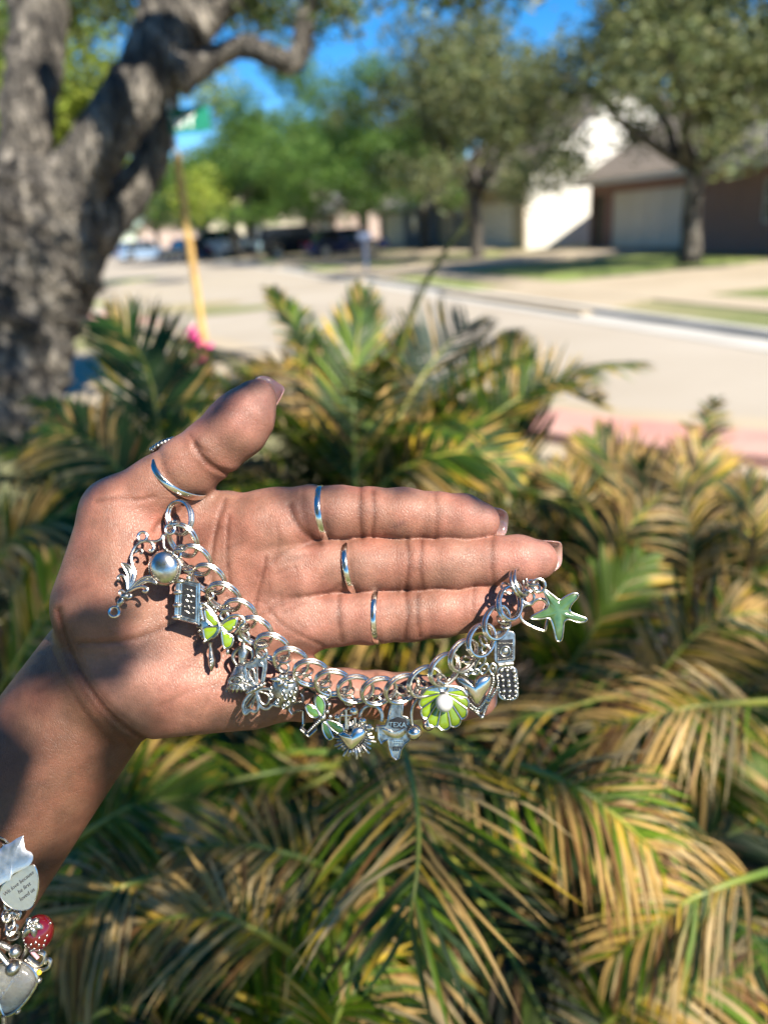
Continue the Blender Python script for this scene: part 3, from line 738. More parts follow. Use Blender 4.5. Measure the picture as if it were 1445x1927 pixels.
def leaflet_template(nseg=5):
    """rows of (along, half width) for a narrow leaflet with a folded midrib"""
    t = np.linspace(0, 1, nseg + 1); w = np.sin(np.pi * np.clip(t * .88 + .12, 0, 1)) ** .7
    return t, np.maximum(w, .04)
def frond_arrays(pts, up, seed, nl=46, length=.13, width=.0031, vang=.35, fwd=.55, droop=.5, dry=.3, yellow=.3, base=.12, sides=(1, 1), green=None, curl=.0, old=1.0):
    """pts: world points from the base to the tip; returns the leaflets as separate vertex blocks"""
    r_ = np.random.default_rng(seed)
    C = np.array(fine([tuple(p) for p in pts], 8)); L = np.concatenate([[0], np.cumsum(np.linalg.norm(np.diff(C, axis=0), axis=1))]); L /= L[-1]
    up = np.array(up, float); blocks = []
    t, w = leaflet_template()
    for i in range(nl):
        s = base + (1 - base) * (i + .5) / nl
        for sd in (0, 1):
            if r_.random() > sides[sd]: continue
            s2 = min(1, s + r_.uniform(-.3, .3) / nl)
            p = np.array([np.interp(s2, L, C[:, k]) for k in range(3)]); q = np.array([np.interp(min(1, s2 + .03), L, C[:, k]) for k in range(3)]); q0 = np.array([np.interp(max(0, s2 - .03), L, C[:, k]) for k in range(3)])
            T = (q - q0); T /= np.linalg.norm(T)
            U = up - T * (up @ T); U /= max(1e-6, np.linalg.norm(U)); Sd = np.cross(T, U) * (1 if sd else -1)
            prof = math.sin(math.pi * min(1, .16 + .80 * s)) ** .55
            ln = length * prof * r_.uniform(.88, 1.1); f = fwd + .5 * s ** 2 + r_.normal() * .05; v = vang + r_.normal() * .08
            d = Sd * math.cos(v) + U * math.sin(v); d = d * math.cos(f) + T * math.sin(f); d /= np.linalg.norm(d)
            W = np.cross(d, U); W /= max(1e-6, np.linalg.norm(W)); N = np.cross(W, d)
            is_dry = r_.random() < dry
            dr = droop * (1.5 if is_dry else 1) * r_.uniform(.6, 1.4)
            row = p + np.outer(t * ln, d) - np.outer(t ** 2.2 * ln * dr, np.array([0, 0, 1.0])) * .8 + np.outer(np.sin(t * 3) * ln * .04 * r_.normal(), W) + np.outer(t ** 2 * ln * curl, T)
            ww = width * (.8 if is_dry else 1) * r_.uniform(.85, 1.15)
            V = np.stack([row - np.outer(w * ww, W), row - np.outer(w * ww * .35, N), row + np.outer(w * ww, W)], 1)   # (n+1,3,3)
            g = (green if green is not None else (G_D, G_L, G_B)[r_.integers(3)]) * r_.uniform(.7, 1.3)
            if is_dry:
                c1 = (TAN, PALE, TAN, BRN)[r_.integers(4)] * r_.uniform(.8, 1.2); c0 = (YEL, TAN, g)[r_.integers(3)]; cut = r_.uniform(-.1, .35)
            elif r_.random() < yellow:
                c1 = (YEL, TAN)[r_.integers(2)] * r_.uniform(.8, 1.15); c0 = g; cut = r_.uniform(.35, .85)
            else: c1 = g * 1.1; c0 = g; cut = .5
            k = np.clip((t - cut) / .12, 0, 1)[:, None]; cc = (c0 * (1 - k) + c1 * k) * old  # old scales the colour down, including painted shade on low fronds
            blocks.append((V.reshape(-1, 3), np.repeat(cc, 3, 0)))
    return C, blocks
def strip_faces(nrow):
    f = []
    for i in range(nrow - 1):
        a = i * 3; f += [(a, a + 1, a + 4, a + 3), (a + 1, a + 2, a + 5, a + 4)]
    return np.array(f)
SF = strip_faces(6)
def add_frond(palm, pts, up=(0, 0, 1), seed=0, single=False, rr=.0048, **k):
    o0 = np.array(palm.location)
    C, bl = frond_arrays(pts, up, seed, **k)
    mb = MB(); n = len(C); sub = C[::4] if len(C[::4]) > 2 else C
    mb.tube([Vector(p - o0) for p in sub], [rr * (1 - .75 * i / (len(sub) - 1)) for i in range(len(sub))], 6)
    fr = mb.build('frond', m_rachis, palm, True)
    if single:
        for V, c in bl:
            me = np_mesh('leaflet', V - o0, SF); set_color(me, c); link('leaflet', me, m_frond, fr)
    else:
        V = np.concatenate([b[0] for b in bl]) - o0; F = np.concatenate([SF + i * 18 for i in range(len(bl))])
        me = np_mesh('leaflets', V, F); set_color(me, np.concatenate([b[1] for b in bl])); o = link('leaflets', me, m_frond, fr); tag(o, kind='stuff')
    return fr
def arch(c, az, el, ln, sag, n=5, twist=0.0):
    """a frond axis: leaves the crown c at azimuth az, elevation el, and arches over"""
    P = []; p = Vector(c); e = el
    for i in range(n + 1):
        P.append(p.copy()); d = Vector((math.cos(az) * math.cos(e), math.sin(az) * math.cos(e), math.sin(e))); p = p + d * (ln / n); e -= sag / n * (1 + .6 * i / n); az += twist / n
    return P
def sago(c, label, nf, seed, ln=.85, els=(.2, 1.35), dry=.3, yellow=.35, keep=None, **k):
    r_ = random.Random(seed)
    root = empty('sago_palm', (c[0], c[1], 0)); tag(root, label, 'palm', 'sago palms in the flower bed')
    mb = MB(); h = c[2]; P = []; R = []
    for i in range(7): P.append(Vector((0, 0, -.05 + (h + .02) * i / 6))); R.append((.12 if i % 2 else .105) * (1.0 if i < 6 else .5))
    mb.tube(P, R, 14); mb.build('trunk', m_caudex, root)
    for i in range(nf):
        az = 2 * math.pi * (i * .381966) + r_.uniform(-.2, .2); q = (i + .5) / nf
        el = els[1] + (els[0] - els[1]) * q + r_.uniform(-.12, .12)
        L_ = ln * r_.uniform(.8, 1.1)
        if keep and not keep(az, el): continue
        pts = arch((c[0] + .05 * math.cos(az), c[1] + .05 * math.sin(az), c[2]), az, el, L_, r_.uniform(.5, 1.1), twist=r_.uniform(-.25, .25))
        if min((p - CAM).dot(FWD) for p in pts) < .42: continue      # keeps clear of the hand and the lens
        add_frond(root, pts, seed=seed * 100 + i, dry=min(.95, max(0, dry + .25 * max(0, q - .45) + r_.uniform(-.15, .2))), yellow=yellow, nl=84, old=1.0 if q < .6 else .3, **k)  # low old fronds also painted darker, standing in for shade in the gaps
    return root
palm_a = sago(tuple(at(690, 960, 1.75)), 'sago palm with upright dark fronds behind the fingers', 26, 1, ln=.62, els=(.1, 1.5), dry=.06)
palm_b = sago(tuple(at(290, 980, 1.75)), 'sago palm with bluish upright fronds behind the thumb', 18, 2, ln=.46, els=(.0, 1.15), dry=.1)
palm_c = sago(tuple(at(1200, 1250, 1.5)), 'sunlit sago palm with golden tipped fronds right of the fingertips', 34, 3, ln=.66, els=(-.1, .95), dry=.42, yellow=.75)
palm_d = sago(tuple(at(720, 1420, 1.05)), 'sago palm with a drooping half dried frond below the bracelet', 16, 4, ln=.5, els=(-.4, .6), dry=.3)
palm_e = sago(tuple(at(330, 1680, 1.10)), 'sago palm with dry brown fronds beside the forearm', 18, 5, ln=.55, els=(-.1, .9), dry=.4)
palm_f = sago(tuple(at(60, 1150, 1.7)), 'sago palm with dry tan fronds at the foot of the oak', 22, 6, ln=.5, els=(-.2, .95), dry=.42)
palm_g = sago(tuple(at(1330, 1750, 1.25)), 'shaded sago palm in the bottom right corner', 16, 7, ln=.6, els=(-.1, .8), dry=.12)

# fronds that stand out
def fp(*pts): return [at(x, y, d) for x, y, d in pts]
add_frond(palm_d, fp((756, 1395, .66), (778, 1480, .60), (788, 1570, .56), (782, 1660, .53), (768, 1740, .52)), up=tuple(-FWD + Vector((0, 0, .25))), seed=901, single=True, nl=26, length=.125, width=0.0021, vang=.12, fwd=.62, droop=.22, dry=.45, yellow=.5, base=.04, sides=(.9, 1), rr=.003)
add_frond(palm_d, fp((640, 1290, 1.0), (760, 1350, .98), (900, 1420, .94), (1040, 1520, .9)), up=tuple(-FWD * .6 + Vector((0, 0, .8))), seed=902, single=True, nl=24, length=.14, width=0.0022, vang=.1, fwd=.6, droop=.5, dry=.75, yellow=.3)
add_frond(palm_d, fp((1010, 1600, .95), (1080, 1540, .9), (1150, 1500, .88), (1240, 1490, .88)), up=tuple(-FWD * .5 + Vector((0, 0, .8))), seed=903, nl=48, length=.15, width=0.0025, vang=.1, fwd=.5, droop=.8, dry=.4)
add_frond(palm_c, fp((1440, 1240, 1.15), (1300, 1290, 1.0), (1150, 1310, .92), (960, 1360, .88)), up=tuple(-FWD * .4 + Vector((0, 0, .9))), seed=904, single=True, nl=26, length=.15, width=0.0026, vang=.2, fwd=.7, droop=.3, dry=.9)
add_frond(palm_c, fp((1445, 1600, 1.1), (1360, 1660, 1.0), (1270, 1720, .95), (1190, 1800, .92)), up=tuple(-FWD * .5 + Vector((0, 0, .8))), seed=905, nl=26, length=.15, width=0.0026, vang=.2, fwd=.7, droop=.3, dry=.9)
add_frond(palm_a, fp((668, 960, 1.5), (668, 860, 1.48), (664, 740, 1.5), (672, 640, 1.55), (684, 560, 1.6)), up=tuple(-FWD + Vector((.2, 0, 0))), seed=906, nl=64, length=.15, width=0.0037, vang=.15, fwd=.85, droop=.05, dry=.1, yellow=.3)
add_frond(palm_a, fp((700, 920, 1.7), (745, 800, 1.7), (800, 700, 1.75), (850, 640, 1.8), (880, 610, 1.85)), up=tuple(-FWD + Vector((-.3, 0, .3))), seed=907, nl=70, length=.16, width=0.0028, vang=.2, fwd=.5, droop=-.25, dry=.1, yellow=.3, green=np.array([.05, .085, .06]))
add_frond(palm_a, fp((720, 930, 1.6), (850, 840, 1.55), (960, 760, 1.55), (1040, 730, 1.6), (1120, 760, 1.65)), up=tuple(-FWD * .6 + Vector((0, 0, .8))), seed=908, nl=73, length=.15, width=0.0028, vang=.5, fwd=.5, droop=-.1, dry=.25, yellow=.5)
add_frond(palm_a, fp((700, 930, 1.6), (640, 800, 1.6), (560, 700, 1.65), (480, 690, 1.7)), up=tuple(-FWD * .6 + Vector((0, 0, .8))), seed=909, nl=64, length=.13, width=0.0031, vang=.4, fwd=.5, droop=.2, dry=.85, yellow=.5)
add_frond(palm_a, fp((690, 940, 1.5), (760, 880, 1.45), (870, 850, 1.42), (960, 880, 1.42)), up=tuple(-FWD * .8 + Vector((0, 0, .6))), seed=910, nl=64, length=.14, width=0.0037, vang=.2, fwd=.6, droop=.2, dry=.3, yellow=.6)
add_frond(palm_a, fp((965, 950, 1.7), (970, 830, 1.7), (968, 730, 1.72), (965, 655, 1.75)), up=tuple(-FWD), seed=911, nl=57, length=.15, width=0.0037, vang=.2, fwd=.95, droop=.0, dry=.15, yellow=.4)
add_frond(palm_b, fp((310, 950, 1.5), (300, 830, 1.48), (288, 730, 1.5), (255, 650, 1.55), (205, 600, 1.6)), up=tuple(-FWD + Vector((.2, 0, 0))), seed=912, nl=64, length=.16, width=0.0040, vang=.15, fwd=.7, droop=.0, dry=.12, yellow=.25, green=G_B)
add_frond(palm_b, fp((320, 930, 1.6), (322, 850, 1.6), (330, 760, 1.62), (342, 690, 1.66)), up=tuple(-FWD + Vector((-.2, 0, 0))), seed=913, nl=57, length=.15, width=0.0037, vang=.15, fwd=.7, droop=.0, dry=.2, yellow=.35, green=G_B)
add_frond(palm_b, fp((290, 960, 1.4), (230, 890, 1.36), (170, 830, 1.36), (90, 800, 1.4)), up=tuple(-FWD + Vector((.1, 0, .4))), seed=914, nl=54, length=.15, width=0.0040, vang=.15, fwd=.6, droop=.3, dry=.3, yellow=.5, green=G_B)
for i, (x0, y0, x1, y1, x2, y2, d) in enumerate(((1150, 1150, 1180, 960, 1120, 830, 1.5), (1250, 1150, 1290, 980, 1320, 850, 1.5), (1330, 1200, 1400, 1040, 1445, 950, 1.4), (1100, 1180, 1060, 1010, 1030, 900, 1.45), (1220, 1180, 1230, 1030, 1210, 900, 1.4), (1300, 1250, 1390, 1120, 1480, 1060, 1.3), (1150, 1250, 1130, 1120, 1090, 1040, 1.35))):
    add_frond(palm_c, fp((x0, y0, d), (x1, y1, d - .04), (x2, y2, d)), up=tuple(-FWD + Vector((.1 * (i % 3 - 1), 0, .3))), seed=920 + i, nl=64, length=.15, width=0.0034, vang=.25, fwd=.7, droop=.05, dry=.4, yellow=.7)
for i, (x0, y0, x1, y1, x2, y2, d, dr) in enumerate(((640, 1900, 480, 1640, 330, 1560, .95, .9), (200, 1620, 330, 1560, 560, 1580, 1.0, .8), (60, 1900, 160, 1760, 330, 1700, .85, .9), (700, 1960, 560, 1800, 420, 1760, .8, .6), (300, 1990, 330, 1880, 420, 1830, .75, .3), (420, 1420, 560, 1460, 680, 1540, 1.15, .85), (200, 1450, 300, 1480, 450, 1560, 1.2, .6), (560, 1990, 600, 1900, 690, 1850, .78, .3), (80, 1990, 200, 1900, 330, 1900, .75, .4))):
    add_frond(palm_e, fp((x0, y0, d), (x1, y1, d - .05), (x2, y2, d - .02)), up=tuple(-FWD * .7 + Vector((0, 0, .7))), seed=940 + i, single=i in (2,), nl=48, length=.13, width=0.0026, vang=.15, fwd=.6, droop=.5, dry=dr, yellow=.5)

# bright young fronds low in the bed
for i, (pl, x0, y0, x1, y1, x2, y2, d, dr, gr_) in enumerate(((palm_e, 430, 1990, 560, 1900, 640, 1790, .72, .15, G_L), (palm_e, 120, 1600, 240, 1520, 360, 1500, .9, .25, G_L), (palm_d, 560, 1760, 640, 1700, 700, 1640, .85, .1, G_L),
        (palm_g, 1230, 1700, 1320, 1600, 1440, 1540, .95, .2, G_D), (palm_g, 1080, 1980, 1200, 1880, 1380, 1840, .8, .7, G_L), (palm_c, 1180, 1500, 1290, 1420, 1440, 1390, 1.0, .3, G_L), (palm_f, 0, 1300, 70, 1180, 120, 1060, 1.1, .5, G_L), (palm_f, -30, 1100, 40, 1000, 150, 960, 1.3, .7, None),
        (palm_c, 1020, 1330, 1120, 1180, 1200, 1060, 1.15, .35, G_L), (palm_c, 1320, 1380, 1380, 1240, 1440, 1130, 1.1, .45, G_L), (palm_c, 1180, 1130, 1240, 950, 1180, 845, 1.6, .6, None), (palm_c, 1080, 1080, 1100, 930, 1120, 840, 1.7, .6, None))):
    add_frond(pl, fp((x0, y0, d), (x1, y1, d - .05), (x2, y2, d - .02)), up=tuple(-FWD * .8 + Vector((.15 * (i % 3 - 1), 0, .6))), seed=970 + i, nl=54, length=.13, width=0.00304 if d < 1 else .0045, vang=.15, fwd=.65, droop=.3, dry=dr, yellow=.5, green=gr_)

# golden fronds in full sun, and some close to the lens
for i, (pl, x0, y0, x1, y1, x2, y2, d, dr, gr_) in enumerate(((palm_c, 1100, 1200, 1150, 1040, 1240, 930, 1.2, .75, None), (palm_c, 1280, 1200, 1300, 1030, 1270, 890, 1.25, .8, None), (palm_c, 1380, 1150, 1420, 1020, 1400, 900, 1.3, .7, None), (palm_c, 1200, 1320, 1320, 1180, 1430, 1150, 1.0, .8, None),
        (palm_c, 1040, 1150, 1090, 1000, 1060, 880, 1.4, .7, None), (palm_c, 1445, 1320, 1300, 1330, 1120, 1370, .8, .95, None), (palm_e, 640, 1640, 480, 1590, 330, 1600, .75, .95, None), (palm_e, 560, 1800, 420, 1720, 260, 1740, .68, .95, None), (palm_e, 300, 1650, 200, 1680, 110, 1780, .7, .95, None),
        (palm_d, 980, 1440, 1100, 1490, 1230, 1600, .66, .55, G_L), (palm_d, 620, 1420, 700, 1400, 800, 1440, .75, .9, None), (palm_g, 1445, 1640, 1300, 1690, 1150, 1800, .7, .8, None), (palm_e, 620, 1985, 640, 1900, 700, 1830, .62, .3, G_L))):
    add_frond(pl, fp((x0, y0, d), (x1, y1, d - .04), (x2, y2, d - .02)), up=tuple(-FWD * .8 + Vector((.15 * (i % 3 - 1), 0, .6))), seed=1000 + i, nl=40, length=.12 if d > .9 else .085, width=.0026 if d > .9 else .0019, vang=.15, fwd=.65, droop=.35, dry=dr, yellow=.6, green=gr_, rr=.004)
# ================================================================== the hand
S = HAND_D / FPX                      # metres per photo pixel at the palm
HAND_M = Matrix.Translation(CAM) @ CAMROT.to_4x4()      # frame the hand and the jewellery are measured in
def tl(px, py, z=0.0):
    """photo pixel + height above the palm plane (pixels) -> true coordinates in pixel units"""
    k = (FPX - z) / FPX
    return np.array([CX + (px - CX) * k, CY + (py - CY) * k, z], np.float64), k
def to_frame(V):
    """pixel-unit coordinates -> metres in the hand frame"""
    V = np.asarray(V, np.float64)
    return np.stack([(V[..., 0] - CX) * S, -(V[..., 1] - CY) * S, -HAND_D + V[..., 2] * S], -1)

def smin(a, b, k):
    h = np.clip(0.5 + 0.5 * (b - a) / k, 0, 1)
    return b + (a - b) * h - k * h * (1 - h)
def cone(P, a, b, zs=1.0):
    """capsule with a radius that changes along it; a, b = (px, py, z, r)"""
    A, ka = tl(*a[:3]); B, kb = tl(*b[:3]); ra, rb = a[3] * ka, b[3] * kb
    sc = np.array([1, 1, zs]); A = A * sc; B = B * sc
    Q = P * sc.astype(np.float32)
    d = (B - A).astype(np.float32)
    t = np.clip(((Q - A.astype(np.float32)) @ d) / (d @ d), 0, 1)
    t2 = t * t * (3 - 2 * t) * 0.35 + t * 0.65
    C = A.astype(np.float32) + t[:, None] * d
    return np.sqrt(((Q - C) ** 2).sum(1)) - (ra + (rb - ra) * t2)
def chain_sdf(P, pts, k, zs=1.0):
    d = None
    for a, b in zip(pts[:-1], pts[1:]):
        e = cone(P, a, b, zs)
        d = e if d is None else smin(d, e, k)
    return d

FINGERS = {   # px, py, z, radius: base, mid proximal, PIP, mid, DIP, pad, tip
    'index':  [(500, 985, -30, 62), (585, 967, -24, 53), (640, 966, -22, 51), (695, 966, -22, 48), (760, 968, -18, 49), (822, 972, -17, 45), (872, 976, -14, 45), (904, 981, -14, 36)],
    'middle': [(520, 1075, -32, 62), (615, 1066, -24, 55), (690, 1063, -18, 53), (778, 1062, -16, 51), (850, 1060, -12, 51), (928, 1057, -10, 47), (975, 1054, -7, 46), (1010, 1053, -7, 38)],
    'ring':   [(520, 1165, -32, 60), (630, 1160, -24, 54), (700, 1158, -19, 53), (772, 1155, -18, 50), (830, 1149, -16, 49), (892, 1142, -16, 45), (945, 1136, -14, 44), (988, 1131, -14, 35)],
    'little': [(470, 1280, -32, 62), (585, 1304, -40, 50), (650, 1306, -42, 46), (710, 1307, -44, 43), (765, 1310, -42, 42), (820, 1313, -42, 39), (865, 1315, -40, 38), (902, 1317, -40, 31)],
}
THUMB = [(200, 1130, -10, 92), (226, 968, -4, 70), (300, 917, 2, 58), (352, 880, 4, 57), (402, 843, 6, 55), (446, 803, 10, 58), (466, 778, 8, 52), (484, 750, 4, 36)]
PALM = [
    [(225, 1245, -38, 92), (520, 985, -36, 62)],
    [(225, 1255, -38, 92), (545, 1075, -38, 62)],
    [(225, 1265, -36, 92), (560, 1165, -38, 60)],
    [(235, 1285, -34, 92), (560, 1290, -42, 56)],
]
# skin folds: (points, depth, half width, pigment)
CREASES = [
    # wrist
    ([(112, 1150), (128, 1205), (152, 1262), (190, 1322), (232, 1364), (275, 1392)], 5, 8, 0.8),
    ([(112, 1190), (133, 1250), (168, 1316), (212, 1368), (246, 1404)], 1.6, 5, 0.50),
    ([(100, 1225), (128, 1290), (168, 1350), (214, 1404)], 1.2, 5, 0.40),
    ([(135, 1190), (165, 1262), (205, 1322), (250, 1362)], 1.5, 4, 0.25),
    # thumb
    ([(366, 838), (382, 860), (398, 876), (425, 889), (448, 893)], 5.5, 6, 0.6),
    ([(358, 820), (372, 838), (390, 850)], 2.5, 5, 0.25),
    ([(182, 944), (215, 937), (256, 941), (290, 935)], 3, 5, 0.30),
    ([(350, 940), (330, 968), (300, 985), (290, 1000)], 3, 5, 0.35),
    # palm lines
    ([(425, 940), (410, 985), (401, 1030), (398, 1075), (405, 1120), (398, 1165), (370, 1215)], 3.2, 5, 0.50),
    ([(431, 970), (428, 1025), (430, 1080), (442, 1130)], 2.2, 4, 0.45),
    ([(500, 1050), (494, 1085), (482, 1130), (478, 1160)], 2.2, 4, 0.40),
    ([(335, 1168), (300, 1186), (262, 1200), (215, 1208), (150, 1210)], 3.5, 6, 0.40),
    ([(545, 950), (556, 980), (578, 1005), (602, 1022)], 4, 6, 0.55),
    ([(602, 1022), (560, 1030), (520, 1050), (485, 1085)], 2.2, 6, 0.25),
    ([(640, 1100), (610, 1120), (560, 1125), (500, 1150), (460, 1190), (420, 1235)], 2.4, 6, 0.25),
    ([(506, 1150), (540, 1180), (575, 1200), (606, 1214)], 1.8, 4, 0.3),
    ([(330, 1260), (380, 1235), (440, 1225)], 1.6, 6, 0.18),
    ([(300, 1330), (360, 1300), (410, 1290)], 1.4, 6, 0.12),
    ([(370, 1360), (400, 1300), (450, 1250)], 1.2, 5, 0.12),
    ([(520, 985), (525, 1020), (515, 1060)], 1.2, 5, 0.15),
    # finger creases
    ([(572, 918), (570, 960), (585, 1005)], 1.50, 7, 0.30),
    ([(680, 917), (678, 965), (682, 1012)], 1.70, 6, 0.60),
    ([(703, 925), (705, 970), (701, 1010)], 1.30, 6, 0.60),
    ([(820, 928), (823, 972), (820, 1014)], 1.30, 7, 0.35),
    ([(645, 1018), (642, 1062), (650, 1112)], 1.50, 7, 0.30),
    ([(766, 1014), (770, 1062), (764, 1110)], 1.70, 6, 0.60),
    ([(795, 1018), (792, 1066), (797, 1108)], 1.40, 6, 0.60),
    ([(928, 1012), (926, 1058), (930, 1100)], 1.40, 7, 0.45),
    ([(640, 1112), (638, 1158), (645, 1204)], 1.70, 7, 0.50),
    ([(764, 1108), (768, 1155), (762, 1200)], 1.70, 6, 0.60),
    ([(788, 1106), (786, 1152), (791, 1196)], 1.30, 6, 0.55),
    ([(893, 1102), (891, 1142), (895, 1184)], 1.20, 7, 0.35),
    ([(608, 1258), (604, 1300), (606, 1345)], 1.30, 7, 0.40),
    ([(708, 1266), (706, 1308), (710, 1345)], 1.30, 6, 0.45),
    ([(816, 1276), (814, 1312), (818, 1350)], 1.10, 6, 0.35),
    # rings press in
    ([(603, 918), (605, 960), (617, 1016)], 2.5, 8, 0.05),
    ([(655, 1020), (656, 1066), (668, 1116)], 2.5, 8, 0.05),
    ([(709, 1107), (708, 1158), (711, 1208)], 2.5, 8, 0.05),
    ([(300, 850), (312, 890), (340, 922), (380, 934)], 2.5, 8, 0.05),
]
BULGES = [   # px, py, sx, sy, amount: the soft pads of the palm
    (235, 1060, 75, 95, 20), (330, 1290, 100, 55, 16), (200, 1150, 60, 60, 8), (430, 1320, 90, 40, 6),
    (540, 1010, 30, 30, 9), (575, 1110, 26, 30, 9), (585, 1200, 30, 30, 7), (560, 1280, 45, 35, 6),
    (430, 1120, 70, 70, -16), (470, 1010, 50, 40, 2),
]
def seg_d2(X, Y, pts):
    best = np.full(X.shape, 1e9, np.float32)
    for (x0, y0), (x1, y1) in zip(pts[:-1], pts[1:]):
        dx, dy = x1 - x0, y1 - y0
        t = np.clip(((X - x0) * dx + (Y - y0) * dy) / (dx * dx + dy * dy), 0, 1)
        best = np.minimum(best, (X - x0 - t * dx) ** 2 + (Y - y0 - t * dy) ** 2)
    return best
_r = random.Random(12)
for _ in range(34):       # the fine net of lines in the palm
    x, y = _r.uniform(300, 600), _r.uniform(960, 1330); a = _r.choice((1.2, 1.5, .5, -.6)) + _r.uniform(-.35, .35); ln = _r.uniform(18, 55)
    CREASES.append(([(x, y), (x + ln * .5 * math.cos(a) + _r.uniform(-4, 4), y + ln * .5 * math.sin(a)), (x + ln * math.cos(a), y + ln * math.sin(a))], _r.uniform(.5, 1.0), 3, _r.uniform(.15, .32)))
CREASES = [(fine(c[0], 5 if c[2] > 3 else 2), *c[1:]) for c in CREASES]

def hand_sdf(P, detail=True):
    P = P.astype(np.float32)
    palm = None
    for a, b in PALM:
        e = cone(P, a, b)
        palm = e if palm is None else smin(palm, e, 45)
    thenar = cone(P, (212, 1150, -14, 100), (262, 1025, -12, 74))
    palm = smin(palm, thenar, 38)
    palm = smin(palm, cone(P, (262, 1290, -28, 94), (470, 1296, -32, 72)), 34)
    web = cone(P, (300, 1000, -40, 48), (430, 975, -40, 52))
    palm = smin(palm, web, 34)
    arm = cone(P, (196, 1270, -58, 128), (-360, 2050, 10, 172), 1.22)
    palm = smin(palm, arm, 22)
    d = smin(palm, chain_sdf(P, THUMB, 14), 30)
    for f in FINGERS.values():
        d = np.minimum(d, smin(palm, chain_sdf(P, f, 12), 24))
    k = FPX / (FPX - P[:, 2])
    X = CX + (P[:, 0] - CX) * k; Y = CY + (P[:, 1] - CY) * k
    front = np.clip((P[:, 2] + 45) / 30, 0, 1)
    add = np.zeros(len(P), np.float32)
    for x, y, sx, sy, a in BULGES:
        add -= a * np.exp(-((X - x) / sx) ** 2 - ((Y - y) / sy) ** 2)
    if detail:
        for pts, dep, w, _ in CREASES:
            q = np.array(pts); m = (X > q[:, 0].min() - 30) & (X < q[:, 0].max() + 30) & (Y > q[:, 1].min() - 30) & (Y < q[:, 1].max() + 30)
            if m.any():
                e = seg_d2(X[m], Y[m], pts)
                L = np.exp(-e / (w * w)) - (0.3 if w < 8 else 0.0) * np.exp(-e / (w * w * 6.0))
                add[m] += dep * L
    return d + add * front

def surface_nets(lo, n, h, sdf):
    """polygonise sdf on a grid; evaluated finely only near the surface"""
    CB = 4
    nc = [(x + CB - 1) // CB for x in n]
    ax = [lo[i] + h * CB * (np.arange(nc[i]) + 0.5) for i in range(3)]
    G = np.stack(np.meshgrid(*ax, indexing='ij'), -1).reshape(-1, 3)
    D = np.concatenate([sdf(g, False) for g in np.array_split(G, 8)])
    near = np.abs(D) < h * CB * 2.2 + 16
    N = [c * CB for c in nc]
    V = np.repeat(np.repeat(np.repeat(D.reshape(nc), CB, 0), CB, 1), CB, 2).astype(np.float32)
    ijk = np.stack(np.unravel_index(np.nonzero(near)[0], nc), -1) * CB
    off = np.stack(np.meshgrid(*[np.arange(CB)] * 3, indexing='ij'), -1).reshape(-1, 3)
    I = (ijk[:, None, :] + off[None]).reshape(-1, 3)
    for part in np.array_split(I, 12):
        V[part[:, 0], part[:, 1], part[:, 2]] = sdf(np.array(lo) + h * part, True)
    ins = V < 0
    c = [ins[i:N[0]-1+i, j:N[1]-1+j, k:N[2]-1+k] for i in (0, 1) for j in (0, 1) for k in (0, 1)]
    allin = np.logical_and.reduce(c); anyin = np.logical_or.reduce(c)
    act = anyin & ~allin
    A = np.stack(np.nonzero(act), -1)
    idx = np.full(act.shape, -1, np.int32); idx[A[:, 0], A[:, 1], A[:, 2]] = np.arange(len(A))
    acc = np.zeros((len(A), 3)); cnt = np.zeros(len(A))
    corners = [(i, j, k) for i in (0, 1) for j in (0, 1) for k in (0, 1)]
    for a in corners:
        for axis in range(3):
            if a[axis] == 0:
                b = list(a); b[axis] = 1
                va = V[A[:, 0] + a[0], A[:, 1] + a[1], A[:, 2] + a[2]]; vb = V[A[:, 0] + b[0], A[:, 1] + b[1], A[:, 2] + b[2]]
                m = (va < 0) != (vb < 0)
                t = va[m] / (va[m] - vb[m])
                p = np.tile(np.array(a, float), (m.sum(), 1)); p[:, axis] += t
                acc[m] += p; cnt[m] += 1
    W = np.array(lo) + h * (A + acc / cnt[:, None])
    quads = []
    for axis in range(3):
        u, w = (axis + 1) % 3, (axis + 2) % 3
        s0 = [slice(1, N[i] - 1) for i in range(3)]; s1 = list(s0)
        s0[axis] = slice(0, N[axis] - 1); s1[axis] = slice(1, N[axis])
        x = ins[tuple(s0)] != ins[tuple(s1)]
        E = np.stack(np.nonzero(x), -1)
        for i in range(3):
            if i != axis: E[:, i] += 1
        inside = ins[E[:, 0], E[:, 1], E[:, 2]]
        q = []
        for du, dw in ((-1, -1), (0, -1), (0, 0), (-1, 0)):
            e = E.copy(); e[:, u] += du; e[:, w] += dw
            q.append(idx[e[:, 0], e[:, 1], e[:, 2]])
        q = np.stack(q, 1)
        q[~inside] = q[~inside][:, ::-1]
        quads.append(q[(q >= 0).all(1)])
    F = np.concatenate(quads)
    for _ in range(2):       # pull the vertices onto the true surface
        e = 1.5
        d0 = sdf(W, True)
        g = np.stack([sdf(W + np.eye(3)[i] * e, True) - sdf(W - np.eye(3)[i] * e, True) for i in range(3)], -1) / (2 * e)
        W = W - (np.clip(d0, -h, h) * 0.8)[:, None] * g / np.maximum((g * g).sum(1), 0.3)[:, None]
    return W, F, g

VOX = 4.2
HV, HF, HG = surface_nets([-330.0, 655.0, -230.0], [int(1420 / VOX), int(1400 / VOX), int(360 / VOX)], VOX, hand_sdf)
HN = HG / np.maximum(np.linalg.norm(HG, axis=1), 1e-6)[:, None]

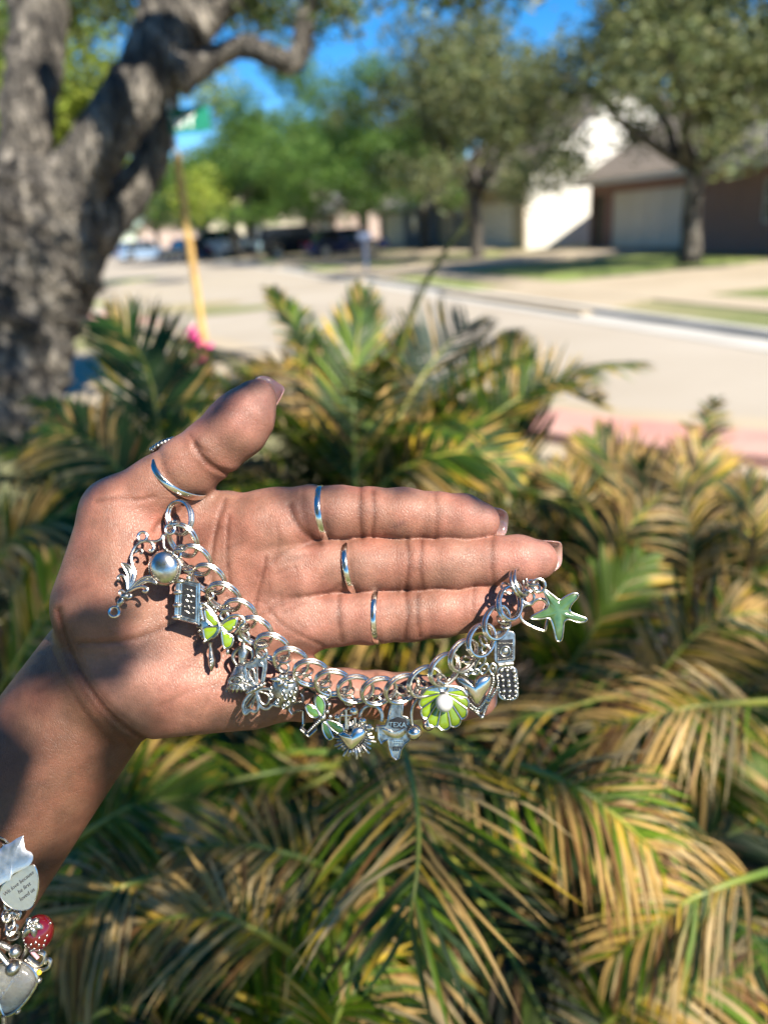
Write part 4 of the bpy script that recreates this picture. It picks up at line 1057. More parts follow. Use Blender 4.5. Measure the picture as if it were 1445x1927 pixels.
def skin_colors(W, N):
    k = FPX / (FPX - W[:, 2]); X = CX + (W[:, 0] - CX) * k; Y = CY + (W[:, 1] - CY) * k
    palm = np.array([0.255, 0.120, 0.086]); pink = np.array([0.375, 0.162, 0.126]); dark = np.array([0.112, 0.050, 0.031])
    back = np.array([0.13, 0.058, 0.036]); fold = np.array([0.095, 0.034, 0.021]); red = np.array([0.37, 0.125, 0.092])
    C = np.tile(palm, (len(W), 1))
    def mix(col, f):
        nonlocal C
        f = np.clip(f, 0, 1)[:, None]; C = C * (1 - f) + np.array(col) * f
    def g(x, y, sx, sy): return np.exp(-((X - x) / sx) ** 2 - ((Y - y) / sy) ** 2)
    for x, y, sx, sy, a in ((1000, 1055, 75, 40, .8), (905, 980, 60, 36, .6), (960, 1135, 80, 36, .7), (600, 1150, 90, 50, .35), (480, 780, 40, 50, .55),
                            (420, 800, 60, 60, .3), (330, 1300, 90, 60, .4), (520, 1190, 50, 50, .3), (870, 1312, 90, 40, .6), (250, 950, 60, 30, .3)):
        mix(pink, a * g(x, y, sx, sy))
    for x, y, sx, sy, a in ((290, 985, 30, 30, .5), (590, 1020, 25, 25, .4), (345, 1300, 60, 45, .25), (690, 1310, 120, 40, .4), (615, 1110, 20, 20, .4)):
        mix(red, a * g(x, y, sx, sy))
    for x, y, sx, sy, a in ((692, 965, 34, 60, .40), (780, 1062, 36, 60, .38), (776, 1155, 34, 60, .34), (400, 870, 45, 30, .25), (440, 1040, 60, 60, .25), (255, 1130, 70, 70, .18)):
        mix((0.22, 0.092, 0.06), a * g(x, y, sx, sy))
    # darker skin towards the back of the hand, and on the wrist and forearm
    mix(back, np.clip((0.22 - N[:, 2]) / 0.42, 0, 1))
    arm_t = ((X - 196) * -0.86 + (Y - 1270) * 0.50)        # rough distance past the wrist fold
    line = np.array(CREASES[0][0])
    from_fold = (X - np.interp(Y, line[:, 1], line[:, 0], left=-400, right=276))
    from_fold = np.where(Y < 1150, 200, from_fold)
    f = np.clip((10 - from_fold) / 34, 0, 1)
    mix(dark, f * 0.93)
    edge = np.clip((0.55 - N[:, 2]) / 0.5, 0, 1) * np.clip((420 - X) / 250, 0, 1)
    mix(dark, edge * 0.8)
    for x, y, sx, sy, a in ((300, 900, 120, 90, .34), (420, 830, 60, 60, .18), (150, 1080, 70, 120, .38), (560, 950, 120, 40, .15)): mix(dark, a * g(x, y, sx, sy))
    fr = np.clip((W[:, 2] + 55) / 30, 0, 1)
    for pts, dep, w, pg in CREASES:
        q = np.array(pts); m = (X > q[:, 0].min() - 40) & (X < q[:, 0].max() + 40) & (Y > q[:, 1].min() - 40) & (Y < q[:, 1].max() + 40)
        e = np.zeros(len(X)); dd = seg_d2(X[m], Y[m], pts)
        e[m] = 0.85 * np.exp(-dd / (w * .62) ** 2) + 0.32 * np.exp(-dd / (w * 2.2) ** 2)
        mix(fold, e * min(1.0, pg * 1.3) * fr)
    # a smudge of ink and a small scar on two of the fingers
    for x, y, sx, sy, a in ((748, 989, 9, 5, .55), (757, 984, 6, 4, .5), (742, 994, 4, 3, .4), (774, 996, 4, 2.5, .35), (852, 1051, 3, 3, .4), (838, 1071, 9, 2.5, .3)):
        mix((0.10, 0.05, 0.05), a * g(x, y, sx, sy))
    return C

m_skin, nt, n, l, b = new_mat('skin')
vc = n.new('ShaderNodeVertexColor'); vc.layer_name = 'col'
tc = n.new('ShaderNodeTexCoord')
nz = n.new('ShaderNodeTexNoise'); nz.inputs['Scale'].default_value = 160; nz.inputs['Detail'].default_value = 5
l.new(tc.outputs['Object'], nz.inputs['Vector'])
nz2 = n.new('ShaderNodeTexNoise'); nz2.inputs['Scale'].default_value = 900; nz2.inputs['Detail'].default_value = 3
l.new(tc.outputs['Object'], nz2.inputs['Vector'])
mr = n.new('ShaderNodeMapRange'); mr.inputs['From Min'].default_value = .3; mr.inputs['From Max'].default_value = .7
mr.inputs['To Min'].default_value = .78; mr.inputs['To Max'].default_value = 1.16
l.new(nz.outputs['Fac'], mr.inputs['Value'])
mr2 = n.new('ShaderNodeMapRange'); mr2.inputs['From Min'].default_value = .3; mr2.inputs['From Max'].default_value = .7
mr2.inputs['To Min'].default_value = .92; mr2.inputs['To Max'].default_value = 1.07
l.new(nz2.outputs['Fac'], mr2.inputs['Value'])
mm = n.new('ShaderNodeMath'); mm.operation = 'MULTIPLY'; l.new(mr.outputs[0], mm.inputs[0]); l.new(mr2.outputs[0], mm.inputs[1])
vm = n.new('ShaderNodeVectorMath'); vm.operation = 'SCALE'
l.new(vc.outputs['Color'], vm.inputs[0]); l.new(mm.outputs[0], vm.inputs['Scale'])
nzb = n.new('ShaderNodeTexNoise'); nzb.inputs['Scale'].default_value = 62; nzb.inputs['Detail'].default_value = 4; l.new(tc.outputs['Object'], nzb.inputs['Vector'])
rb_ = n.new('ShaderNodeValToRGB'); rb_.color_ramp.elements[0].position = .38; rb_.color_ramp.elements[1].position = .66
rb_.color_ramp.elements[0].color = (.94, 1.0, .98, 1); rb_.color_ramp.elements[1].color = (1.06, .95, .93, 1); l.new(nzb.outputs['Fac'], rb_.inputs['Fac'])
vmb = n.new('ShaderNodeVectorMath'); vmb.operation = 'MULTIPLY'; l.new(vm.outputs[0], vmb.inputs[0]); l.new(rb_.outputs['Color'], vmb.inputs[1])
l.new(vmb.outputs[0], b.inputs['Base Color'])
b.inputs['Roughness'].default_value = 0.47
b.inputs['Specular IOR Level'].default_value = 0.33
b.inputs['Subsurface Weight'].default_value = 0.22
b.inputs['Subsurface Radius'].default_value = (1.0, 0.36, 0.20)
b.inputs['Subsurface Scale'].default_value = 0.003
vo = n.new('ShaderNodeTexVoronoi'); vo.feature = 'DISTANCE_TO_EDGE'; vo.inputs['Scale'].default_value = 950
mp = n.new('ShaderNodeMapping'); mp.inputs['Scale'].default_value = (1.6, 0.7, 1.0); mp.inputs['Rotation'].default_value = (0, 0, .3)
nzw = n.new('ShaderNodeTexNoise'); nzw.inputs['Scale'].default_value = 220
wadd = n.new('ShaderNodeVectorMath'); wadd.operation = 'MULTIPLY_ADD'; wadd.inputs[1].default_value = (.0025,) * 3
l.new(tc.outputs['Object'], nzw.inputs['Vector']); l.new(nzw.outputs['Color'], wadd.inputs[0]); l.new(tc.outputs['Object'], wadd.inputs[2])
l.new(wadd.outputs[0], mp.inputs['Vector']); l.new(mp.outputs[0], vo.inputs['Vector'])
clampv = n.new('ShaderNodeMapRange'); clampv.inputs['From Max'].default_value = 0.16
l.new(vo.outputs['Distance'], clampv.inputs['Value'])
bp = n.new('ShaderNodeBump'); bp.inputs['Strength'].default_value = 0.32; bp.inputs['Distance'].default_value = 0.00035
l.new(clampv.outputs[0], bp.inputs['Height'])
bp2 = n.new('ShaderNodeBump'); bp2.inputs['Strength'].default_value = 0.22; bp2.inputs['Distance'].default_value = 0.0006
nz3 = n.new('ShaderNodeTexNoise'); nz3.inputs['Scale'].default_value = 260; nz3.inputs['Detail'].default_value = 4
l.new(tc.outputs['Object'], nz3.inputs['Vector']); l.new(nz3.outputs['Fac'], bp2.inputs['Height'])
l.new(bp.outputs['Normal'], bp2.inputs['Normal']); l.new(bp2.outputs['Normal'], b.inputs['Normal'])

HAND_O = to_frame(tl(196, 1270, -58)[0])
me = np_mesh('arm', to_frame(HV) - HAND_O, HF[:, ::-1])
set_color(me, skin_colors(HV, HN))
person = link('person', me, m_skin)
person.matrix_world = HAND_M @ Matrix.Translation(Vector(HAND_O))
tag(person, 'open brown hand and forearm, palm to the lens, thumb raised, holding a charm bracelet', 'person')

m_nail = plain('nail', (0.50, 0.28, 0.23), rough=0.22, coat=0.6)
m_nail.node_tree.nodes['Principled BSDF'].inputs['Subsurface Weight'].default_value = 0.3
m_nail.node_tree.nodes['Principled BSDF'].inputs['Subsurface Scale'].default_value = 0.002
def nail(tip, base, r, length, back, roll=0.0, half=62, thick=4.0, lift=1.0):
    """a curved square-cut nail on the back of a fingertip, reaching past the tip by length"""
    T, kt = tl(*tip); B, kb = tl(*base)
    u = T - B; u /= np.linalg.norm(u)
    zz = np.array([0, 0, -1.0]); zz = zz - u * (zz @ u); zz /= np.linalg.norm(zz)
    v = np.cross(u, zz)
    zz, v = zz * math.cos(roll) + v * math.sin(roll), v * math.cos(roll) - zz * math.sin(roll)
    vs = []; nu, na = 8, 14
    for lay in (0, 1):
        for i in range(nu + 1):
            t = i / nu
            rr = (r + lift + 3.0 * math.sin(t * 2.6)) * (1 - 0.10 * t) - lay * thick
            for k in range(na + 1):
                along = -back + (back + length * (1 - .30 * abs(2 * k / na - 1) ** 3.5)) * t
                a = math.radians(-half + 2 * half * k / na)
                vs.append(T + u * along + zz * (math.cos(a) * rr - 0.10 * r) + v * (math.sin(a) * rr))
    m = (nu + 1) * (na + 1); fs = []
    for i in range(nu):
        for k in range(na):
            a = i * (na + 1) + k; q = (a, a + 1, a + na + 2, a + na + 1)
            fs.append(q); fs.append(tuple(x + m for x in q[::-1]))
    rim = [k for k in range(na)]; W = na + 1
    for k in range(na):
        fs.append((k + 1, k, k + m, k + 1 + m)); e = nu * W + k; fs.append((e, e + 1, e + 1 + m, e + m))
    for i in range(nu):
        a = i * W; fs.append((a, a + W, a + W + m, a + m)); a = i * W + na; fs.append((a + W, a, a + m, a + W + m))
    me = np_mesh('nail', to_frame(np.array(vs)) - HAND_O, np.array(fs))
    o = link('nail', me, m_nail, person)
    return o
nail((904, 981, -14), (822, 972, -17), 33, 55, 22, half=62, thick=2.5)
nail((1010, 1053, -7), (928, 1057, -10), 36, 53, 22, roll=-0.30, half=62, thick=2.5)
nail((988, 1131, -14), (892, 1142, -16), 32, 42, 22, half=54, thick=2.5)
nail((902, 1317, -40), (820, 1313, -42), 28, 37, 20, half=54, thick=2.5)
nail((484, 750, 4), (446, 803, 10), 37, 52, 22, roll=0.2, half=62, thick=2.5)
# ================================================================== jewellery
def silver(name, col, rough, patina=0.0, bump=.12, bs=900):
    m, nt, n, l, b = new_mat(name)
    b.inputs['Metallic'].default_value = 1.0
    tc = n.new('ShaderNodeTexCoord'); nz = n.new('ShaderNodeTexNoise'); nz.inputs['Scale'].default_value = bs * .5; nz.inputs['Detail'].default_value = 5
    l.new(tc.outputs['Object'], nz.inputs['Vector'])
    cr = n.new('ShaderNodeValToRGB'); e = cr.color_ramp.elements
    e[0].position = .34; e[0].color = (*[c * (1 - patina) for c in col], 1); e[1].position = .58; e[1].color = (*col, 1)
    l.new(nz.outputs['Fac'], cr.inputs['Fac']); l.new(cr.outputs['Color'], b.inputs['Base Color'])
    mr = n.new('ShaderNodeMapRange'); mr.inputs['To Min'].default_value = rough * 1.5; mr.inputs['To Max'].default_value = rough * .7
    l.new(nz.outputs['Fac'], mr.inputs['Value']); l.new(mr.outputs[0], b.inputs['Roughness'])
    n2 = n.new('ShaderNodeTexNoise'); n2.inputs['Scale'].default_value = bs; n2.inputs['Detail'].default_value = 3
    l.new(tc.outputs['Object'], n2.inputs['Vector'])
    bp = n.new('ShaderNodeBump'); bp.inputs['Strength'].default_value = bump; bp.inputs['Distance'].default_value = .0004
    l.new(n2.outputs['Fac'], bp.inputs['Height']); l.new(bp.outputs['Normal'], b.inputs['Normal'])
    return m
m_ag = silver('bright_silver', (.66, .62, .56), .22, .45)
m_ag2 = silver('antique_silver', (.54, .505, .45), .28, .65, .35)
m_ag3 = silver('polished_silver', (.72, .66, .58), .17, .3, .12, 400)
m_ox = plain('oxidised_silver', (.045, .043, .045), .45, metal=.6, noise=.5, nscale=600)
def enamel(name, c, c2): return plain(name, c, .16, col2=c2, nscale=230, coat=.7)
m_lime = enamel('lime_enamel', (.19, .28, .01), (.14, .22, .008))
m_mint = enamel('green_enamel', (.04, .095, .03), (.09, .16, .065))
m_leafg = enamel('leaf_green_enamel', (.055, .14, .02), (.10, .21, .05))
m_pearl = plain('pearl', (.46, .44, .41), .22, col2=(.43, .43, .44), nscale=120, coat=.6)
m_redn = enamel('red_enamel', (.10, .003, .006), (.06, .001, .003))

def front_z(px, py, span=22):
    """height of the skin above the palm plane under a photo pixel (None where there is no hand)"""
    zs = np.arange(130, -160, -3.0)
    k = (FPX - zs) / FPX
    P = np.stack([CX + (px - CX) * k, CY + (py - CY) * k, zs], 1)
    d = hand_sdf(P); i = np.nonzero(d < 0)[0]
    return float(zs[i[0]]) if len(i) else None
def zoom(ox, oy, s): return lambda x, y: (ox + x / s, oy + y / s)
Z3, Z4, Z5, Z6, Z7 = zoom(200, 940, 5.16), zoom(420, 1130, 5.16), zoom(640, 1200, 5.16), zoom(860, 1060, 5.558), zoom(0, 1540, 4.978)

class Charm:
    """one piece of jewellery, drawn in photo pixels around an origin and built at true size"""
    def __init__(s, name, origin, label, cat, group=None, tilt=0.0):
        s.px, s.py, s.z = origin; s.k = (FPX - s.z) / FPX
        s.o = Vector(to_frame(tl(*origin)[0]))
        s.root = empty(name); s.root.matrix_world = HAND_M @ Matrix.Translation(s.o) @ Matrix.Rotation(tilt, 4, 'X'); tag(s.root, label, cat, group)
    def build(s, mb, name, mat, parent=None, bevel=0.0, sharp=38):
        V = np.array([tuple(v) for v in mb.v], float)
        V = np.stack([(V[:, 0] - s.px) * s.k * S, -(V[:, 1] - s.py) * s.k * S, V[:, 2] * S], 1)
        me = bpy.data.meshes.new(name); me.from_pydata(V.tolist(), [], mb.f)
        bm = bmesh.new(); bm.from_mesh(me); bmesh.ops.recalc_face_normals(bm, faces=bm.faces); bm.to_mesh(me); bm.free()
        me.polygons.foreach_set('use_smooth', np.ones(len(me.polygons), bool)); me.set_sharp_from_angle(angle=math.radians(sharp))
        o = link(name, me, mat, parent or s.root, smooth=False)
        if bevel:
            b_ = o.modifiers.new('edge', 'BEVEL'); b_.width = bevel * S; b_.segments = 2; b_.limit_method = 'ANGLE'; b_.harden_normals = False
        return o
def ringpts(c, R, n=20, e1=(1, 0, 0), e2=(0, 1, 0)):
    c, e1, e2 = Vector(c), Vector(e1), Vector(e2)
    return [c + e1 * (R * math.cos(2 * math.pi * i / n)) + e2 * (R * math.sin(2 * math.pi * i / n)) for i in range(n)]
def v3(p, z): return Vector((p[0], p[1], z))
def tubeline(mb, pts, z, r, sm=5, closed=False, sides=8, taper=None):
    P = [tuple(p) for p in pts]
    if closed: P = P + [P[0]]
    if sm: P = fine(P, sm)
    if closed: P = P[:-1]
    R = [r] * len(P) if not taper else [taper[0] + (taper[1] - taper[0]) * i / (len(P) - 1) for i in range(len(P))]
    mb.tube([v3(p, z) for p in P], R, sides, closed=closed)
def puff(mb, poly, z, h, back=2.0, rings=6, cen=None, power=.5):
    """a domed shape over a polygon"""
    n = len(poly); c = np.mean(np.array(poly), 0) if cen is None else np.array(cen); vs = []
    for i in range(rings):
        t = i / rings; s = 1 - t; zz = z + h * (1 - s ** 2) ** power
        vs += [Vector((c[0] + (p[0] - c[0]) * s, c[1] + (p[1] - c[1]) * s, zz)) for p in poly]
    vs.append(Vector((c[0], c[1], z + h))); top = len(vs) - 1
    base = len(vs); vs += [Vector((p[0], p[1], z - back)) for p in poly]
    fs = []
    for i in range(rings - 1):
        for k in range(n): fs.append((i * n + k, i * n + (k + 1) % n, (i + 1) * n + (k + 1) % n, (i + 1) * n + k))
    for k in range(n): fs.append(((rings - 1) * n + k, (rings - 1) * n + (k + 1) % n, top)); fs.append((k, base + k, base + (k + 1) % n, (k + 1) % n))
    fs.append(tuple(base + k for k in range(n - 1, -1, -1)))
    mb.add(vs, fs)
def plate(mb, poly, z0, z1): mb.prism([v3(p, 0) for p in poly], (0, 0, z0), (0, 0, z1))
def smooth_poly(pts, n=5):
    P = list(pts); Q = fine([P[-1]] + P + [P[0], P[1]], n); return Q[n:-(n + 1)]
def lozenge(mb, p, q, w, z, h):
    """a petal from p to q"""
    p, q = np.array(p, float), np.array(q, float); d = q - p; nrm = np.array([-d[1], d[0]]) / np.linalg.norm(d) * w
    poly = [p + d * t + nrm * s * math.sin(math.pi * t) ** .8 for t, s in [(i / 6, 1) for i in range(7)] + [(1 - i / 6, -1) for i in range(1, 6)]]
    puff(mb, [tuple(a) for a in poly], z, h, 1, 3)
def jump(ch, x, y, z, R=11, r=2.6, tilt=1.1, rot=0.0, name='jump_ring'):
    mb = MB(); e1 = (math.cos(rot), math.sin(rot), 0); e2 = Vector((-math.sin(rot) * math.cos(tilt), math.cos(rot) * math.cos(tilt), math.sin(tilt)))
    mb.tube(ringpts((x, y, z), R, 18, e1, e2), r, 7, closed=True); return ch.build(mb, name, m_ag)
def loop(ch, c, R, r, z, mat=None):
    mb = MB(); mb.tube(ringpts((c[0], c[1], z), R, 20), r, 8, closed=True); return ch.build(mb, 'loop', mat or m_ag)
def text_part(ch, body, c, size, rot, z, mat, name='lettering', depth=.8, parent=None, shear=0.0, align='CENTER'):
    cu = bpy.data.curves.new('t', 'FONT'); cu.body = body; cu.size = size; cu.align_x = align; cu.align_y = 'CENTER'; cu.extrude = depth; cu.resolution_u = 3; cu.shear = shear
    tmp = bpy.data.objects.new('t', cu); COL.objects.link(tmp); dg = bpy.context.evaluated_depsgraph_get(); dg.update()
    me = bpy.data.meshes.new_from_object(tmp.evaluated_get(dg)); bpy.data.objects.remove(tmp)
    mb = MB(); cr, sr = math.cos(rot), math.sin(rot)
    mb.v = [(c[0] + v.co.x * cr + v.co.y * sr, c[1] + v.co.x * sr - v.co.y * cr, z + v.co.z) for v in me.vertices]
    mb.f = [tuple(p.vertices) for p in me.polygons]
    return ch.build(mb, name, mat, parent)

# ---------------------------------------------------------------- finger rings
def finger_ring(c, e1, off, rz, label, w=6.5, t=2.6, name='ring', mat=None):
    """c centre, e1 half width across the finger, off how far the front of the band slides along the finger"""
    ch = Charm('finger_ring', c, label, 'ring', 'plain silver rings on the hand')
    C = Vector((c[0], c[1], 0)); mb = MB(); e1 = Vector((*e1, 0)); P = []
    ax = Vector((-e1.y, e1.x, 0)).normalized()
    for i in range(40):
        a = 2 * math.pi * i / 40; P.append(C + e1 * math.cos(a) + Vector((0, 0, rz)) * math.sin(a) + Vector((*off, 0)) * math.sin(a))
    n = len(P); sd = 10; vs = []; fs = []
    for i in range(n):
        T = (P[(i + 1) % n] - P[i - 1]).normalized(); out = (P[i] - C); out -= ax * out.dot(ax); out = (out - T * out.dot(T)).normalized(); b2 = T.cross(out)
        for k in range(sd):
            a = 2 * math.pi * k / sd; ww = w * (1 + .08 * math.sin(3 * 2 * math.pi * i / n))
            vs.append(P[i] + b2 * (ww * abs(math.cos(a)) ** .6 * (1 if math.cos(a) > 0 else -1)) + out * (t * math.sin(a)))
    for i in range(n):
        for k in range(sd): fs.append((i * sd + k, i * sd + (k + 1) % sd, ((i + 1) % n) * sd + (k + 1) % sd, ((i + 1) % n) * sd + k))
    mb.add(vs, fs); ch.build(mb, 'band', mat or m_ag3, sharp=80)
    return ch
finger_ring((610, 967, -23), (7.5, 51.5), (-7, 0), 54, 'silver ring worn on the index finger')
finger_ring((662, 1067, -20), (9, 49.5), (-9, 0), 57, 'silver ring worn on the middle finger', w=5.8)
finger_ring((711, 1158, -19), (1.5, 52.5), (-8, 0), 56, 'silver ring worn on the ring finger', w=5.8)
ch = finger_ring((343, 893, 3), (41, 42), (-20, 12), 60, 'silver thumb ring with a small beaded setting', w=6.5)
mb = MB()
for i in range(7):
    t = i / 6; mb.ball((288 + 38 * t, 845 - 19 * t + 3 * abs(t - .5), 2 + 8 * math.sin(t * 3.1)), 6.0, 10, 7)
ch.build(mb, 'setting', m_ag2)
mb = MB(); tubeline(mb, [(286, 852), (308, 843), (328, 832)], 0, 4.5); ch.build(mb, 'setting', m_ox)

# ---------------------------------------------------------------- the bracelet chain
path = [(345, 960, 26), (352, 984, 46), (358, 1010, 54), (371, 1035, 54), (397, 1073, 52), (427, 1110, 52), (459, 1145, 52), (494, 1182, 54), (529, 1214, 56), (569, 1242, 58), (614, 1264, 60), (656, 1279, 62), (703, 1285, 64), (754, 1281, 64), (801, 1265, 64), (843, 1238, 62), (883, 1209, 58), (916, 1176, 52), (947, 1137, 46), (966, 1100, 34), (985, 1086, 10)]
dense = [np.array(p) for p in fine(path, 10)]
Ls = np.concatenate([[0], np.cumsum([np.linalg.norm(b_[:2] - a_[:2]) for a_, b_ in zip(dense[:-1], dense[1:])])])
chain = Charm('bracelet_chain', (345, 960, 26), 'double link silver bracelet chain looped from thumb to fingertips', 'bracelet')
nlink = 21; LINKS = []
for i in range(nlink):
    s = Ls[-1] * (i + .35) / (nlink - .3)
    c = Vector([float(np.interp(s, Ls, [d[k] for d in dense])) for k in range(3)])
    c2 = Vector([float(np.interp(min(Ls[-1], s + 14), Ls, [d[k] for d in dense])) for k in range(3)]); c1 = Vector([float(np.interp(max(0, s - 14), Ls, [d[k] for d in dense])) for k in range(3)])
    t = (c2 - c1).normalized(); zv = Vector((0, 0, 1)); nrm = zv.cross(t).normalized(); w0 = t.cross(nrm).normalized()
    if w0.z < 0: w0 = -w0
    tilt = .30 + .06 * math.sin(i * 2.1); m_ = (nrm * math.cos(tilt) - w0 * math.sin(tilt)).normalized()
    w1 = t.cross(m_).normalized(); w1 = w1 if w1.z > 0 else -w1
    yaw = .34; u = (t * math.cos(yaw) - w1 * math.sin(yaw)).normalized(); w2 = u.cross(m_).normalized(); w2 = w2 if w2.z > 0 else -w2
    mb = MB()
    for sg in (-1, 1):
        P = []
        for k in range(26):
            a = 2 * math.pi * k / 26; ca, sa = math.cos(a), math.sin(a)
            P.append(c + u * (32.5 * ca) + m_ * (25 * sa * (1 - .05 * ca)) + w2 * (4.4 * sg - .9 * abs(ca) * sg))
        mb.tube(P, 3.1, 9, closed=True)
    chain.build(mb, 'link', m_ag); LINKS.append((c, t, nrm))
# the finer end of the chain under the middle finger
mb = MB()
for (x, y, z, r, rot) in ((948, 1103, 38, 12, .5), (968, 1101, 36, 9, 1.2), (986, 1103, 38, 8, .3), (1002, 1100, 36, 8, 1.0)):
    mb.tube(ringpts((x, y, z), r, 18, (math.cos(rot), math.sin(rot), .3), (-math.sin(rot) * .6, math.cos(rot) * .6, .8)), 2.6, 7, closed=True)
chain.build(mb, 'extender', m_ag)

GRP = 'charms hanging from the bracelet'
def new(name, org, label, g=GRP, tilt=0.0): return Charm(name, org, label, 'charm', g, tilt)

# 1 scrolled frame --------------------------------------------------------------
z = 96
ch = new('filigree_charm', (*Z3(620, 290), z), 'openwork scrolled leaf charm with three rings lying on the ball of the thumb', tilt=-.17)
mb = MB()
tubeline(mb, [Z3(*p) for p in ((150, 1045), (190, 980), (215, 930), (258, 865), (298, 790), (308, 710), (272, 620), (262, 555), (282, 480), (332, 422), (400, 402), (452, 422), (476, 468), (452, 505), (430, 490))], 0, 3.2)
tubeline(mb, [Z3(*p) for p in ((440, 408), (500, 404), (540, 380), (556, 346), (596, 350))], 0, 2.7)
tubeline(mb, [Z3(*p) for p in ((560, 350), (566, 420), (575, 470), (606, 492))], 0, 2.6)
tubeline(mb, [Z3(*p) for p in ((300, 515), (330, 486), (362, 494), (364, 522), (340, 524))], 0, 2.2)
ch.build(mb, 'scroll', m_ag2)
mb = MB()
for pts in (((262, 862), (296, 770), (300, 690), (246, 632), (172, 618), (208, 672), (244, 740), (252, 810)), ((268, 872), (322, 806), (396, 752), (462, 744), (530, 822), (430, 806), (340, 846))):
    q = smooth_poly([Z3(*p) for p in pts], 3); plate(mb, q, -2.5, 1.0)
ch.build(mb, 'leaf', m_ag2, bevel=.8)
for pts, r in ((((258, 855), (290, 770), (292, 700), (246, 640), (176, 620)), 2.0), (((250, 830), (240, 745), (206, 676), (172, 622)), 1.8), (((256, 830), (270, 750), (262, 690), (215, 645)), 1.3), (((270, 868), (330, 800), (400, 755), (464, 746)), 1.9), (((290, 862), (345, 826), (420, 790), (528, 822)), 1.9), (((280, 864), (345, 810), (430, 770)), 1.2),
               (((248, 870), (236, 800), (210, 750), (172, 736), (148, 762), (170, 782)), 2.8), (((262, 890), (330, 856), (400, 846), (440, 872), (418, 896), (392, 884)), 2.8), (((200, 940), (170, 905), (190, 880), (225, 905)), 2.4), (((210, 940), (262, 955), (284, 930), (255, 915)), 2.4)):
    mb = MB(); tubeline(mb, [Z3(*p) for p in pts], 2.0, r, 4, sides=7); ch.build(mb, 'vein', m_ag)
mb = MB(); mb.ball(v3(Z3(185, 985), 0), 1, 12, 8, (6, 11, 5), Matrix.Rotation(.5, 3, 'Z')); mb.ball(v3(Z3(222, 935), 1), 1, 10, 7, (9, 6, 5)); ch.build(mb, 'bud', m_ag2)
for p, R in (((360, 360), 8.6), ((130, 1085), 9.2), ((622, 288), 9.0)): loop(ch, Z3(*p), R, 3.0, 0)
jump(ch, *Z3(660, 225), 2, R=9)
# 2 plain dome (its face is left plain) ------------------------------------------
ch = new('dome_charm', (*Z3(690, 500), 100), 'plain domed silver charm beside the scrolled leaf charm')
mb = MB(); c = Z3(572, 662)
puff(mb, [(c[0] + 29 * math.cos(a) * math.cos(.35) - 30 * math.sin(a) * -math.sin(.35), c[1] + 29 * math.cos(a) * math.sin(.35) * -1 + 32 * math.sin(a)) for a in [2 * math.pi * i / 32 for i in range(32)]], 0, 17, 4, 9)
ch.build(mb, 'dome', m_ag)
mb = MB(); q = [(c[0] + 29.5 * math.cos(a), c[1] + 32 * math.sin(a), 0) for a in [2 * math.pi * i / 32 for i in range(32)]]; mb.tube(q, 1.8, 6, closed=True); ch.build(mb, 'rim', m_ag2)
loop(ch, Z3(690, 530), 7.5, 2.6, 0); jump(ch, *Z3(735, 470), 2, R=10)
# 3 book -----------------------------------------------------------------------
ch = new('book_charm', (*Z3(810, 700), 92), 'silver book charm with a dark cover and ringed spine')
quad = [Z3(*p) for p in ((712, 772), (908, 812), (902, 1214), (694, 1160))]
mb = MB(); plate(mb, quad, -9, 0); ch.build(mb, 'pages', m_ag2, bevel=1)
mb = MB(); tubeline(mb, quad, 0, 2.7, 0, True); tubeline(mb, [Z3(*p) for p in ((735, 800), (884, 836), (878, 1185), (722, 1136))], .5, 1.5, 0, True); ch.build(mb, 'border', m_ag)
mb = MB(); plate(mb, [Z3(*p) for p in ((744, 815), (872, 848), (864, 1165), (734, 1126))], 0, .8); cv = ch.build(mb, 'cover', m_ox)
for k in range(5):
    mb = MB(); r_ = random.Random(k); y = 870 + 55 * k
    tubeline(mb, [Z3(765 + 18 * i + r_.uniform(-4, 4), y + 4 * i + r_.uniform(-16, 16)) for i in range(6)], 1.2, 1.0, 3, sides=6); ch.build(mb, 'embossing', m_ag2, cv)
mb = MB(); tubeline(mb, [Z3(694, 800), Z3(678, 1140)], -3, 4.2, 0)
ch.build(mb, 'spine', m_ag)
for p in ((700, 902), (695, 1025), (688, 1142), (720, 790)):
    mb = MB(); a = Z3(*p); mb.ball((a[0], a[1], 1), 1, 12, 8, (9.5, 5, 5)); ch.build(mb, 'spine_ring', m_ag)
mb = MB(); a = Z3(806, 762); mb.ball((a[0], a[1], 0), 6, 10, 8); mb.tube(ringpts((a[0], a[1] - 10, 0), 7, 16, (.5, 0, .8), (0, 1, 0)), 2.6, 7, closed=True); ch.build(mb, 'loop', m_ag); jump(ch, *Z3(806, 672), 0, R=10)
# 4 mirror handle and 5 green butterfly ------------------------------------------
ch = new('hand_mirror_charm', (*Z3(1010, 920), 74), 'tiny ornate hand mirror charm mostly hidden behind the green butterfly')
mb = MB(); c = Z3(985, 1180)
for i in range(22):
    a = 2 * math.pi * i / 22; mb.ball((c[0] + 18 * math.cos(a), c[1] + 34 * math.sin(a), 0), 4.2, 8, 6)
ch.build(mb, 'rim', m_ag2)
mb = MB(); puff(mb, [(c[0] + 16 * math.cos(a), c[1] + 32 * math.sin(a)) for a in [2 * math.pi * i / 24 for i in range(24)]], -2, 3, 2, 4); ch.build(mb, 'glass', m_ag3)
mb = MB(); P = [Z3(1012, 1385), Z3(1014, 1430), Z3(1020, 1490), Z3(1026, 1560), Z3(1026, 1610), Z3(1026, 1640), Z3(1026, 1668)]
mb.tube([v3(p, 0) for p in P], [5, 3.0, 4.5, 6.8, 6.2, 3.2, 1.2], 10); ch.build(mb, 'handle', m_ag2)
for y in (1545, 1575, 1605):
    mb = MB(); mb.ball(v3(Z3(1022, y), 5.4), 2.4, 8, 6); ch.build(mb, 'bead', m_ag)
